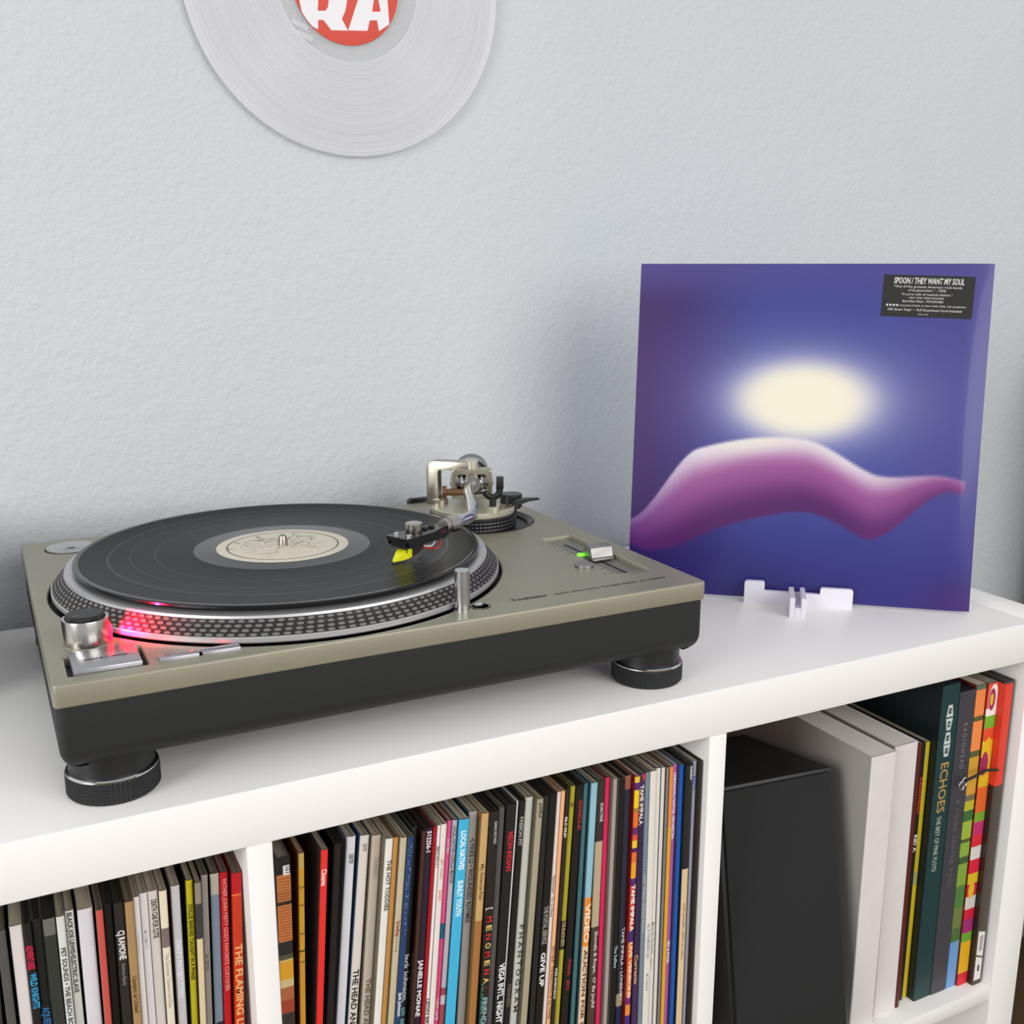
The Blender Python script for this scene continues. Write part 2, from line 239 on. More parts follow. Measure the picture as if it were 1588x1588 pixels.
('M',328.5,328.5,8.7,4.13,317.0,'a7a5b4','5f6064',[('ANTI',11.4,24.0,'4a62a8',0.7,0)],[],'lilac grey record sleeve with a small blue mark near its top'),
('M',332.7,332.7,5.8,3.62,317.2,'2c2520','3a2f24',[],[],'dark brown-black record sleeve beside the right divider'),
('R',534.3,534.3,12.1,28.57,276.5,'ddd6d2','b4aea8',[],[],'thick white slipcase with a crumpled edge, left one of the white pair'),
('R',569.5,571.6,19.9,27.82,275.3,'dcd5d2','a59f98',[],[],'thick white slipcase, right one of the white pair'),
('R',585.8,587.9,19.3,4.2,273.1,'5a1c16','3a120e',[],[],'thin maroon record sleeve right of the white slipcases'),
('R',597.4,598.2,25.4,5.97,268.3,'1d1815','6a6048',[('RADIOHEAD',34.3,71.1,'c03a24',0.6,0.1),('KID A',92.1,109.7,'e8e4de',0.6,0)],[],'thin black record sleeve with red and white lettering'),
('R',603.8,604.6,26.5,6.3,267.5,'cdb922','6a6222',[],[(-3.9,'c9b81f'),(131.2,'a6a860'),(145.2,'d4bd18')],'thin yellow record sleeve left of the dark green box'),
('R',618.1,618.9,18.1,21.66,323.8,'16393a','0d1a20',[('ECHOES',76.4,126.5,'b8904a',0.45,0),('THE BEST OF PINK FLOYD',129.9,187.1,'a9b0a8',0.25,-0.05)],[],'thick dark green box spine with gold lettering'),
('R',639.5,640.2,17.4,20.46,314.1,'3f3d44','1c1b1e',[('R A D I O H E A D',31.9,77.2,'74737b',0.26,0),('A   M O O N   S H A P E D   P O O L',108.7,200.0,'66625e',0.24,0)],[],'thick charcoal book with thin grey spaced capitals'),
('R',656.4,657.2,17.4,12.77,316.9,'c89a3a','7a2a20',[],[(-4.3,'5a6a50'),(4.3,'ee8848'),(30.6,'5a5a30'),(35.0,'ee8a4a'),(65.0,'5a5a34'),(71.7,'d09a34'),(109.0,'6e6a4a'),(115.4,'b8b030'),(126.2,'3a6a34'),(136.6,'9ab23c'),(155.1,'4a5a2c'),(158.6,'86a83c'),(173.8,'3a5a2c'),(180.9,'7fa03c'),(204.6,'4d7a38'),(228.5,'6a7a40'),(250.3,'4a6a38'),(266.1,'6a98c8')],'record sleeve with camouflage bands of orange, olive and sky blue'),
('R',669.8,670.6,15.1,13.51,316.8,'d0281c','6a1a10',[],[(-3.3,'e8503a'),(24.1,'f0e8e0'),(31.8,'74b02c'),(44.0,'e2502a'),(56.2,'e2bc1c'),(71.9,'a02a5a'),(88.9,'dcb41c'),(103.7,'e2622a'),(129.0,'78a02c'),(139.4,'c03068'),(153.3,'d8283a'),(165.1,'d8cfc8'),(179.2,'d8203a'),(193.4,'d8b41c'),(205.3,'d0203a'),(218.5,'cfc8c0'),(231.8,'cc1c3a'),(242.7,'a02a6a'),(258.6,'6aa02c'),(268.4,'e0a81c'),(303.1,'d0202c')],'record sleeve with a patchwork spine of red, yellow, green and white'),
('R',683.2,684.0,9.1,12.68,318.2,'4a4038','2a201a',[],[],'dark grey-brown record sleeve with a red paper strip, last on the right'),
]

# ------------------------------------------------------------------ room
def wall_material():
    m = bpy.data.materials.new('plaster_wall'); m.use_nodes = True; nt = m.node_tree; b = nt.nodes['Principled BSDF']
    b.inputs['Roughness'].default_value = .62; b.inputs['Specular IOR Level'].default_value = .3
    tc = nt.nodes.new('ShaderNodeTexCoord')
    def noise(scale, detail, rough=.5):
        n = nt.nodes.new('ShaderNodeTexNoise'); n.inputs['Scale'].default_value = scale; n.inputs['Detail'].default_value = detail; n.inputs['Roughness'].default_value = rough
        nt.links.new(tc.outputs['Object'], n.inputs['Vector']); return n
    big = noise(3.0, 3); cr = nt.nodes.new('ShaderNodeValToRGB')
    cr.color_ramp.elements[0].color = lin('c1c7cb'); cr.color_ramp.elements[1].color = lin('cfd1d3')
    nt.links.new(big.outputs['Fac'], cr.inputs['Fac']); nt.links.new(cr.outputs['Color'], b.inputs['Base Color'])
    n1 = noise(230, 4, .55); n2 = noise(85, 2)
    mp = nt.nodes.new('ShaderNodeMath'); mp.operation = 'MULTIPLY_ADD'; mp.inputs[1].default_value = .8
    nt.links.new(n2.outputs['Fac'], mp.inputs[0]); nt.links.new(n1.outputs['Fac'], mp.inputs[2])
    bp = nt.nodes.new('ShaderNodeBump'); bp.inputs['Strength'].default_value = .5; bp.inputs['Distance'].default_value = .0022
    nt.links.new(mp.outputs[0], bp.inputs['Height']); nt.links.new(bp.outputs['Normal'], b.inputs['Normal'])
    return m
FLOOR = -769.0
tag(box('wall_back', -2600, 2600, 415, 515, FLOOR, 1700, wall_material()), kind='structure')
tag(box('baseboard_back', -2600, 2600, 401, 414.9, FLOOR, FLOOR+90, mat('baseboard_paint', 'd8d4cc', .4), bev=3), kind='structure')
tag(box('floor', -2600, 2600, -3200, 515, FLOOR-60, FLOOR, mat('floor_wood', '6b5334', .45, noise=.3, nscale=9)), kind='structure')

# ------------------------------------------------------------------ white bookcase
white = mat('white_laminate', 'f3efeb', .38, spec=.4)
D = 389.0; T = 37.2; DV = 16.1; X0, X1 = 693.6, 730.8; ZF = -376.5
bc = thing('bookcase', 'white cube bookcase holding the records, turntable on its top', 'bookcase', (0, 0, FLOOR))
def bb(name, x0, x1, z0, z1, y0=0, y1=D): return box(name, x0, x1, y0, y1, z0-FLOOR, z1-FLOOR, white, bc, bev=.7)
LX = -702.2
bb('top_board', LX+.25, X0-.25, -T, 0)
bb('side_panel', X0, X1, FLOOR, 0); bb('side_panel', LX-T, LX, FLOOR, 0)
for x in (-367.2, -16.1, 335.0): bb('divider', x, x+DV, FLOOR+T+.1, -T-.1)
for a, b in ((LX, -367.2), (-351.1, -16.1), (0, 335.0), (351.1, X0)):
    bb('shelf_board', a+.1, b-.1, ZF-16, ZF, 1, D)
bb('bottom_board', LX+.25, X0-.25, FLOOR, FLOOR+T)

# ------------------------------------------------------------------ records in the bookcase
def spine_material(name, col, bands, h):
    m = mat(name, col, .42, spec=.45, noise=.06, nscale=60)
    if bands:
        nt = m.node_tree; b = nt.nodes['Principled BSDF']
        tc = nt.nodes.new('ShaderNodeTexCoord'); sx = nt.nodes.new('ShaderNodeSeparateXYZ'); mr = nt.nodes.new('ShaderNodeMapRange')
        mr.inputs['From Min'].default_value = h*MM; mr.inputs['From Max'].default_value = 0
        cr = nt.nodes.new('ShaderNodeValToRGB'); cr.color_ramp.interpolation = 'CONSTANT'; els = cr.color_ramp.elements
        els[0].position = 0; els[0].color = lin(bands[0][1]); els.remove(els[1])
        for d, c in bands[1:]:
            e = els.new(min(.999, max(0.001, d/h))); e.color = lin(c)
        nt.links.new(tc.outputs['Object'], sx.inputs[0]); nt.links.new(sx.outputs['Z'], mr.inputs['Value'])
        nt.links.new(mr.outputs['Result'], cr.inputs['Fac'])
        for l in list(b.inputs['Base Color'].links): nt.links.remove(l)
        nt.links.new(cr.outputs['Color'], b.inputs['Base Color'])
    return m
SPINE_ROT = Matrix(((0, 1, 0), (0, 0, -1), (-1, 0, 0))).to_euler()      # words run down the spine, facing out
GROUP = {'L': 'records in the left compartment', 'M': 'records in the middle compartment', 'R': 'records and books in the right compartment'}
paper = mat('paper_edge', 'c6bead', .8); dark_paper = mat('dark_inner', '3a352e', .7); grey_paper = mat('grey_inner', '8d867a', .8)
def make_record(row, idx):
    cub, xt, xb, y, wd, h, sc, fc, txts, bands, label = row
    depth = 250 if cub == 'R' and h < 280 else 312
    name = 'slipcase' if 'slipcase' in label else 'boxed_book' if ('book' in label or 'box spine' in label) else 'record_sleeve'
    ms = spine_material('spine_%s_%d' % (cub, idx), sc, bands, h); mf = mat('cover_' + fc, fc, .45)  # cover tones of L and M rows have the shade between sleeves mixed in
    b = min(wd*.32, 1.1); hw = wd/2
    out = [(-hw, depth), (-hw, b), (-hw+.3*b, .3*b), (-hw+b, 0), (hw-b, 0), (hw-.3*b, .3*b), (hw, b), (hw, depth)]
    bm = bmesh.new(); n = len(out)
    lo = [bm.verts.new((px, py, 0)) for px, py in out]; hi = [bm.verts.new((px, py, h)) for px, py in out]
    for i in range(n):
        f = bm.faces.new((lo[i], lo[(i+1) % n], hi[(i+1) % n], hi[i])); f.material_index = 0 if 0 < i < 6 else 1
    bm.faces.new(lo).material_index = 1
    if wd > 2.2:
        t = min(.75, wd*.2); drop = 2.2 if wd < 12 else .6
        inn = [(max(-hw+t, min(hw-t, px)), max(t*1.2, py - (t if py == depth else 0))) for px, py in out]
        a1 = [bm.verts.new((px, py, h)) for px, py in inn]; a2 = [bm.verts.new((px, py, h-drop)) for px, py in inn]
        for i in range(n):
            j = (i+1) % n
            bm.faces.new((hi[i], hi[j], a1[j], a1[i])).material_index = 1
            bm.faces.new((a1[i], a1[j], a2[j], a2[i])).material_index = 2
        bm.faces.new(a2).material_index = 2
    else: bm.faces.new(hi).material_index = 1
    lean = math.atan2(xt-xb, h)
    inner = mat('white_board', 'e2dcd8', .5) if name == 'slipcase' else mf if name == 'boxed_book' else (lambda l: dark_paper if l < .06 else grey_paper if l < .3 else paper)(sum(lin(sc)[:3])/3)
    o = done(name, bm, [ms, mf, inner], None, (xb, y, ZF + abs(math.sin(lean))*hw + .05), (0, lean, 0))
    tag(o, label, 'box' if name == 'slipcase' else 'book' if name == 'boxed_book' else 'record', GROUP[cub])
    for s, d0, d1, c, fr, off in txts:
        ch = fr*wd
        if c is None:
            chars = list(s); step = (d1-d0)/len(chars)
            for k, chh in enumerate(chars):
                cc = 'cfc8be' if chh == '[' else 'b8283a' if chh == ':' else ('d8242c', 'e8c06a')[(k-1) % 2]
                text('spine_lettering', chh, mat('ink_'+cc, cc, .5), o, step*.62 if chh not in '[:' else step*.25, ch, (-ch/2+off*wd, -.04, h-d0-step*k), SPINE_ROT, bold=.02)
        else:
            text('spine_lettering', s, mat('ink_'+c, c, .5), o, d1-d0, ch, (-ch/2+off*wd, -.04, h-d0), SPINE_ROT, bold=.03 if fr > .45 else .012)
    return o
RECORD = {}
cnt = 0
for row in ROWS:
    RECORD[row[-1]] = make_record(row, cnt); cnt += 1
def find(s): return next((o, r) for r in ROWS for k, o in RECORD.items() if k == r[-1] and s in k)
def plates(name, parent, polys, y, m, kind=None):
    """thin printed shapes lying on a spine: polygons in (x, z) of the spine, facing -y"""
    bm = bmesh.new()
    for pl in polys: bm.faces.new([bm.verts.new((x, y, z)) for x, z in pl])
    o = done(name, bm, m, parent); return tag(o, kind=kind)
o, r = find('sprinkled with white dots'); h, wd = r[5], r[4]
plates('printed_dots', o, [[(cx+.22*math.cos(a), cz+.22*math.sin(a)) for a in (0, 1.05, 2.1, 3.14, 4.2, 5.2)] for cx, cz in
       [((random.random()-.5)*wd*.6, h-3-random.random()*70) for _ in range(46)]], -.03, mat('ink_e6e6ea', 'e6e6ea', .5), 'stuff')
o, r = find('slanted black stripes'); h, wd = r[5], r[4]
plates('printed_stripes', o, [[(-wd*.4, h-z), (-wd*.4, h-z-1.1), (wd*.42, h-z-4.6), (wd*.42, h-z-3.5)] for z in [26+2.6*k for k in range(56)]], -.03, mat('ink_191320', '191320', .5), 'stuff')
plates('printed_corner', o, [[(-wd*.1, h-.6), (wd*.42, h-.6), (wd*.42, h-8)]], -.03, mat('ink_d8382a', 'd8382a', .5))
o, r = find('orange and black patches'); h, wd = r[5], r[4]
plates('printed_lines', o, [[(-wd*.36, h-z), (-wd*.36, h-z-.35), (wd*.4, h-z-.7), (wd*.4, h-z-.35)] for z in [15+2.1*k for k in range(22)]], -.03, mat('ink_5a2e16', '5a2e16', .5), 'stuff')
plates('price_label', o, [[(-wd*.05, h-6), (wd*.4, h-6), (wd*.4, h-13), (-wd*.05, h-13)]], -.04, mat('ink_e8e6e2', 'e8e6e2', .5))
plates('price_bars', o, [[(wd*.12, h-z), (wd*.36, h-z), (wd*.36, h-z-.6), (wd*.12, h-z-.6)] for z in (7, 8.4, 9.4, 11)], -.06, mat('ink_23201e', '23201e', .5), 'stuff')
o, r = find('ochre yellow'); h, wd = r[5], r[4]
plates('printed_lines', o, [[(-wd*.4, h-z), (-wd*.4, h-z-.7), (0, h-z-1.6), (wd*.4, h-z-.4), (wd*.4, h-z+.4), (0, h-z-.9)] for z in (24, 37, 58, 79)], -.03, mat('ink_4a3012', '4a3012', .5), 'stuff')
o, r = find('dark teal leaf'); h, wd = r[5], r[4]
o, r = find('patchwork spine'); h, wd = r[5], r[4]
def oval(cx, cz, rx, rz, n=20): return [(cx+rx*math.cos(2*math.pi*k/n), cz+rz*math.sin(2*math.pi*k/n)) for k in range(n)]
def clipx(pl, hw): return [(max(-hw, min(hw, x)), z) for x, z in pl]
hw = wd*.42
for c, (cx, dz, rx, rz) in (('f0e8e0', (hw*.1, 16, hw*1.1, 15)), ('a02a5a', (-hw*.2, 16, hw*.75, 11)), ('d8b41c', (-hw*.3, 16, hw*.4, 6)), ('e0b41c', (0, 78, hw*1.2, 24)), ('a02a5a', (-hw*.5, 80, hw*.9, 12)), ('d8b41c', (-hw*.3, 212, hw*.7, 9))):
    plates('printed_disc', o, [clipx(oval(cx, h-dz, rx, rz), hw)], -.03 - .004*random.random() - (.02 if c == 'a02a5a' else .04 if c == 'd8b41c' else 0), mat('ink_'+c, c, .5))
o, r = find('thick dark green box'); h, wd = r[5], r[4]
for k, z in enumerate((20, 33, 46.5, 59)):
    s = 1 if k % 2 else -1; a, b = (wd*.2, wd*.12) if s > 0 else (wd*.12, wd*.2)
    plates('logo_block', o, [[(-a, h-z), (a, h-z), (b, h-z-11.5), (-b, h-z-11.5)]], -.04, mat('ink_c2cac6', 'c2cac6', .5))
    plates('logo_square', o, [[(-wd*.085, h-z-3), (wd*.085, h-z-3), (wd*.085, h-z-8.5), (-wd*.085, h-z-8.5)]], -.07, mat('ink_2a3838', '2a3838', .5))
    text('logo_letter', 'PINK'[k], mat('ink_9aa6a2', '9aa6a2', .5), o, 2.2, 2.6, (-1.3, -.1, h-z-4.7), SPINE_ROT)
o, r = find('red paper strip'); h, wd = r[5], r[4]
box('paper_strip', -wd/2-.25, wd*.28, -.5, 60, h-104, h-2, mat('strip_red', 'dc3a24', .5), o)
plates('barcode_label', o, [[(-wd*.42, h-258), (wd*.3, h-261), (wd*.3, h-313), (-wd*.42, h-313)]], -.04, mat('ink_e0dcd6', 'e0dcd6', .5))
plates('barcode_bars', o, [[(-wd*.2+k*.8, h-264), (-wd*.2+k*.8+.4, h-264), (-wd*.2+k*.8+.4, h-281), (-wd*.2+k*.8, h-281)] for k in range(6)] + [[(-wd*.42, h-284), (wd*.3, h-288), (wd*.3, h-290), (-wd*.42, h-286)], [(-wd*.15, h-296), (wd*.08, h-297), (wd*.08, h-304), (-wd*.15, h-303)]], -.07, mat('ink_55504a', '55504a', .5), 'stuff')
o, r = find('sand beige below'); h, wd = r[5], r[4]
text('spine_lettering', 'KHRUANGBIN  HASTA EL CIELO', mat('ink_6a4a28', '6a4a28', .5), o, 50, wd*.4, (-wd*.2, -.04, h-118), SPINE_ROT)
# black cord with metal rings hanging in front of the charcoal book
cd = thing('bookmark_cord', 'black cord with a twisted silver ring clip lying across the right-hand spines', 'cord', (633, 9, -149))
pts = smooth_path([(4, 0, 2), (16, -1.5, 5), (28, -1, 7), (41, -4, 6)], 6)
tube('cord', pts, 1.3, mat('cord_black', '14100f', .6), cd, 8)
for k, (x, z) in enumerate(((-2.5, -1), (2.6, 1))):
    ring = [(x+3.2*math.cos(a), 0 if k else -1.3, z+4.2*math.sin(a)) for a in [2*math.pi*i/20 for i in range(21)]]
    tube('ring', ring, .7, mat('ring_steel', 'c9c9cc', .2, 1), cd, 8)

# ------------------------------------------------------------------ black wedge loudspeaker in the right compartment
def make_speaker():
    X = Vector((.994, -.107, -.003)).normalized(); Z = Vector((0.022, .203, .979)).normalized(); Y = Z.cross(X).normalized(); Z = X.cross(Y)
    TR = Vector((500, 38.0, -115.5)); wd = 117
    TL = TR - X*wd
    def down(P, d): return P + d*((ZF+.1 - P.z)/d.z)
    FBL, FBR = down(TL, Z), down(TR, Z)
    dep = 140
    BTL, BTR = TL + Y*dep, TR + Y*dep
    up = Vector((0, 0, 1)); BBL, BBR = down(BTL, up), down(BTR, up)
    base = (FBL+FBR+BBL+BBR)/4
    sp = thing('loudspeaker', 'black loudspeaker with a textured front, in the right compartment', 'speaker', base)
    bm = bmesh.new(); v = [bm.verts.new(p-base) for p in (FBL, FBR, BBR, BBL, TL, TR, BTR, BTL)]
    for q in ((3, 2, 1, 0), (4, 5, 6, 7), (0, 1, 5, 4), (1, 2, 6, 5), (2, 3, 7, 6), (3, 0, 4, 7)): bm.faces.new([v[i] for i in q])
    bmesh.ops.bevel(bm, geom=bm.edges[:], offset=2, segments=2, profile=.5, affect='EDGES')
    done('cabinet', bm, mat('speaker_vinyl', '1b1b1b', .5), sp, smooth=35)
    bm = bmesh.new(); c = [TL + X*4 - Z*3, TR - X*4 - Z*3, FBR - X*4 + Z*6, FBL + X*4 + Z*6]; N = -Y
    a = [bm.verts.new(p-base-N*1) for p in c]; b = [bm.verts.new(p-base+N*3.5) for p in c]
    bm.faces.new(b); bm.faces.new(a[::-1])
    for i in range(4): bm.faces.new((a[i], a[(i+1) % 4], b[(i+1) % 4], b[i]))
    bmesh.ops.bevel(bm, geom=bm.edges[:], offset=1.2, segments=2, profile=.5, affect='EDGES')
    done('front_grille', bm, mat('grille_cloth', '1a1b1b', .85, noise=.35, nscale=900, bump=.5, bscale=1500), sp, smooth=35)
    for k in (.12, .88):
        for j in (.06, .94): lathe('rubber_pad', [(0, 0), (5, 0), (5, 1), (0, 1)], mat('rubber', '151515', .8), sp, tuple((FBL*(1-k)+FBR*k)*(1-j)+(BBL*(1-k)+BBR*k)*j-base), seg=16)
make_speaker()
red_face = mat('cover_a8201a', 'a8201a', .5)
o = box('record_sleeve', -1.5, 1.5, 0, 312, 0, 300, red_face, None, bev=.5, loc=(366, 55, ZF+.3), rot=(0, -.04, 0))
tag(o, 'red record sleeve half hidden between the loudspeaker and the divider', 'record', GROUP['R'])

# ------------------------------------------------------------------ turntable (local mm: x from left, y from front, z above the shelf)
champ = mat('champagne_paint', '97927f', .36, .3, noise=.05, nscale=25, bump=.04, bscale=1800)
rub = mat('black_rubber', '1b1c1c', .6, noise=.15, nscale=300, bump=.15, bscale=900)
blk = mat('black_plastic', '161616', .4)
alu = mat('brushed_aluminium', 'c8c8c6', .28, 1)
steel = mat('polished_chrome', 'd6d6d6', .12, 1)
gold = mat('warm_silver', 'b4ae9c', .3, .9)
tt = thing('turntable', 'champagne grey turntable with a black base and knurled feet, on the bookcase', 'turntable', (-115.15, 12.6, 0), (0, 0, .0071))
W, DP, ZT, ZA = 453.0, 353.0, 81.5, 67.4
PC = (178.4, 171.8); PV = Vector((378, 256, 119)); TB = (384, 258)
flat('top_plate', [rrect(0, W, 0, DP, 4), circle(168.5, *PC, n=160), circle(53, *TB), rrect(10, 54.2, 12.4, 47.2, .6), rrect(59.3, 109.2, 11.8, 20.6, .6),
     rrect(404.5, 433, 48, 170, 1), circle(6.4, 276, 22.8, 32), circle(20.4, 37.5, 321.5, 64)], ZT-ZA, champ, tt, (0, 0, (ZT+ZA)/2), bev=1.3)
# rubber base with rounded underside
bm = bmesh.new(); v, F = cube(bm, 1, W-1, 1, DP-1, 27, ZA-.1)
bmesh.ops.bevel(bm, geom=[e for e in bm.edges if abs(e.verts[0].co.z-e.verts[1].co.z) > 1], offset=6, segments=4, profile=.5, affect='EDGES')
low = [e for e in bm.edges if all(abs(x.co.z-27) < .01 for x in e.verts) and len(e.link_faces) == 2 and any(abs(f.normal.z) < .5 for f in e.link_faces)]
bmesh.ops.bevel(bm, geom=low, offset=13, segments=6, profile=.5, affect='EDGES')
done('base', bm, rub, tt, smooth=40)
lathe('platter_well', [(0, 74), (168, 74), (168, 69), (0, 69)], mat('well_black', '0c0c0c', .6), tt, PC + (0,), seg=96)
def foot(x, y):
    nseg, rows = 128, 13; bm = bmesh.new(); R = []
    for j in range(rows):
        z = .8 + 13.4*j/(rows-1)
        R.append([bm.verts.new(((26.6 + (1.1 if (j % 2 and k % 2) else 0))*math.cos(2*math.pi*k/nseg), (26.6 + (1.1 if (j % 2 and k % 2) else 0))*math.sin(2*math.pi*k/nseg), z)) for k in range(nseg)])
    for A, B in zip(R, R[1:]):
        for k in range(nseg): bm.faces.new((A[k], A[(k+1) % nseg], B[(k+1) % nseg], B[k]))
    bm.faces.new(R[0][::-1]); bm.faces.new(R[-1])
    f = done('foot', bm, rub, tt, (x, y, 0))
    lathe('sole', [(0, 0), (26, 0), (26.6, .9), (0, .9)], rub, f, seg=48)
    lathe('trim_ring', [(0, 14), (26.6, 14), (27.0, 14.4), (27.0, 15.4), (26.4, 16), (0, 16)], steel, f, seg=96)
    lathe('collar', [(0, 15.9), (25.2, 15.9), (24.8, 19), (24.8, 31), (0, 31)], blk, f, seg=64)
    return f
f0 = foot(30.7, 31)
for x, y in ((W-30.7, 31), (30.7, DP-31), (W-30.7, DP-31)):
    c = f0.copy(); COL.objects.link(c); c.location = Vector((x, y, 0))*MM
    for ch in list(f0.children):
        d = ch.copy(); COL.objects.link(d); d.parent = c
# platter
pl = lathe('platter', [(0, 82), (165.6, 82), (166.2, 82.8), (166.2, 85.6), (165.4, 86.3), (157.2, 95.4), (156.6, 97), (153, 97.3), (0, 97.3)], [mat('platter_silver', 'c9c8c8', .42, .8), mat('platter_black', '1f1c1a', .4)], tt, PC + (0,), seg=160, mi=[0, 0, 0, 0, 1, 0, 0, 0])
bm = bmesh.new(); nd = 150
for row, t in enumerate((.1, .34, .6, .86)):
    n = nd + row*4
    for k in range(n):
        a0, a1 = 2*math.pi*(k+.14)/n, 2*math.pi*(k+.86)/n; q = []
        for i in range(10):
            th = 2*math.pi*i/10; tt_ = t + .085*math.sin(th); a = (a0+a1)/2 + (a1-a0)/2*math.cos(th)
            rr = 165.4 + (157.2-165.4)*tt_ + .25; zz = 86.3 + (95.4-86.3)*tt_ + .25
            q.append(bm.verts.new((rr*math.cos(a), rr*math.sin(a), zz)))
        bm.faces.new(q)
tag(done('strobe_dots', bm, mat('dot_silver', '8e8782', .35, .7), pl), kind='stuff')
lathe('slipmat', [(0, 97.4), (147, 97.4), (147.5, 98.2), (147, 99.2), (0, 99.2)], mat('felt_black', '0b0b0b', .95), tt, PC + (0,), seg=96)
lathe('spindle', [(0, 97), (3.6, 97), (3.55, 106.5), (2.6, 109.6), (1.2, 110.6), (0, 110.8)], mat('spindle_steel', 'a79d92', .3, 1), tt, PC + (0,), seg=32)
# start/stop, speed buttons
btn = mat('button_silver', 'adadb2', .3, .85); ink = mat('print_dark', '35342f', .5); well = mat('recess_black', '0d0d0d', .5)
box('button_recess', 9.5, 54.6, 12, 47.6, 70, 76, well, tt); sb = box('start_stop_button', 12.8, 50.9, 12.9, 46.7, 76, 84.2, btn, tt, bev=.5)
text('button_lettering', 'start \u00b7 stop', ink, sb, 25, 2.4, (20, 28, 84.25), bold=.05)
box('button_recess', 59, 109.6, 11.6, 20.9, 70, 76, well, tt)
b3 = box('speed_button', 60.3, 83.6, 12.5, 20.2, 76, 83.4, btn, tt, bev=.4); box('speed_button', 85.4, 108.4, 12.5, 20.2, 76, 83.4, btn, tt, bev=.4)
text('button_lettering', '33', ink, b3, 3, 2, (64, 16.4, 83.45))
lathe('speed_light', [(0, 0), (1, 0), (.7, .4), (0, .5)], mat('led_red_dim', 'ff5040', .3, emit='ff3020', estr=2.5), b3, (80, 18, 83.4), seg=16)
# strobe tower
tw = lathe('strobe_tower', [(0, ZT-1), (13.9, ZT-1), (13.9, ZT+.6), (13.5, ZT+1), (13.9, 98.6), (13.7, 99.2), (12.2, 99.3), (12.2, 98.2), (0, 98.2)], mat('tower_silver', 'c4bfb8', .22, 1), tt, (25.4, 65.6, 0), seg=96)
bm = bmesh.new(); n = 90
R = [[bm.verts.new((r*math.cos(2*math.pi*k/n), r*math.sin(2*math.pi*k/n), z)) for k in range(n) for r in [rr + (.5 if k % 2 and kn else 0)]] for rr, z, kn in ((11.2, 98.2, 1), (11.2, 101, 1), (10.4, 101.8, 0), (9.6, 101.6, 0))]
for A, B in zip(R, R[1:]):
    for k in range(n): bm.faces.new((A[k], A[(k+1) % n], B[(k+1) % n], B[k]))
bm.faces.new(R[-1])
pd = done('power_dial', bm, mat('dial_black', '1b1c1d', .45), tw)
for a0, s in ((1.2, 'on'), (3.7, 'off')): text('dial_lettering', s, mat('ink_a8a8a8', 'a8a8a8', .5), pd, 3.6, 1.6, (7*math.cos(a0)-1.5, 7*math.sin(a0)-.7, 101.65))
ang = math.atan2(54.8-65.6, 61.8-25.4) + .32
wb = box('strobe_window', 12.6, 14.6, -4.6, 4.6, 83.2, 93, mat('strobe_red', 'ff2040', .3, emit='ff0a28', estr=9), tw, bev=.5, rot=(0, 0, ang))
ld = bpy.data.lights.new('strobe_light', 'SPOT'); ld.energy = 1.0; ld.color = (1, .008, .05); ld.spot_size = math.radians(120); ld.shadow_soft_size = .002; ld.spot_blend = .8
lo = bpy.data.objects.new('strobe_light', ld); link(lo, tt, (25.4+15.6*math.cos(ang), 65.6+15.6*math.sin(ang), 90))
lo.rotation_euler = (Vector((60, 66, 85.5)) - Vector((40.5, 64, 90))).to_track_quat('-Z', 'Y').to_euler()
for k, s in enumerate(('+6', '+3.3', '0', '-3.3')): text('strobe_scale', s, ink, tt, 3.2, 1.3, (40+4.4*k, 54-1.0*k, ZT+.05))
# stylus lamp and its push hole
lathe('stylus_lamp', [(0, ZT-2), (6.2, ZT-2), (6.2, ZT+.15), (5.3, ZT+.3), (5.2, ZT+.4), (5.2, 110), (4.9, 110.4), (0, 110.4)], alu, tt, (261.2, 20.4, 0), seg=48)
lathe('lamp_button_well', [(0, 75), (6.4, 75), (6.6, ZT+.3), (5.9, ZT+.3), (5.8, 76), (0, 76)], mat('well_steel', '8a857c', .25, 1), tt, (276, 22.8, 0), seg=40)
lathe('lamp_button', [(0, 76), (3.4, 76), (3.4, 83), (2.6, 83.8), (0, 84)], steel, tt, (275, 24, 0), seg=32)
# 45 adaptor in its recess
lathe('adaptor_recess', [(0, 76), (20.4, 76), (20.4, 75), (0, 75)], well, tt, (37.5, 321.5, 0), seg=48)
ad = lathe('adaptor', [(0, 77), (19.2, 77), (19.5, 77.4), (19.5, 82.2), (19, 82.7), (5, 81.9), (3.6, 81.2), (3.6, 79), (0, 79)], alu, tt, (37.5, 321.5, 0), seg=72)
lathe('centre_hole', [(0, 81.3), (3.5, 81.3), (3.5, 81), (0, 81)], blk, ad, seg=24)
# dust-cover hinge socket
hs = box('hinge_socket', 355, 380, 353.2, 363, 60, 84, blk, tt, bev=1); box('hinge_lip', 357, 378, 354, 362, 84, 85.2, blk, hs, bev=.4)
# pitch fader
box('fader_bed', 404.2, 433.3, 47.6, 170.4, 70, 78, mat('fader_bed_grey', '8b8880', .35, .6), tt)
box('fader_slot', 417.3, 419.6, 50, 154, 78, 78.25, well, tt)
bm = bmesh.new(); sec = [(92, 79.2), (92, 80.8), (94.2, 81.4), (96, 89.2), (98, 90.4), (105, 90.4), (107, 89.2), (108.5, 81), (108.5, 79.2)]
A = [bm.verts.new((409.5, y, z)) for y, z in sec]; B = [bm.verts.new((429.5, y, z)) for y, z in sec]
bm.faces.new(A); bm.faces.new(B[::-1])
for i in range(len(sec)): j = (i+1) % len(sec); bm.faces.new((A[i], A[j], B[j], B[i]))
bmesh.ops.bevel(bm, geom=bm.edges[:], offset=.35, segments=2, profile=.5, affect='EDGES')
done('fader_knob', bm, mat('knob_silver', '9c9896', .42, .9), tt, smooth=35)
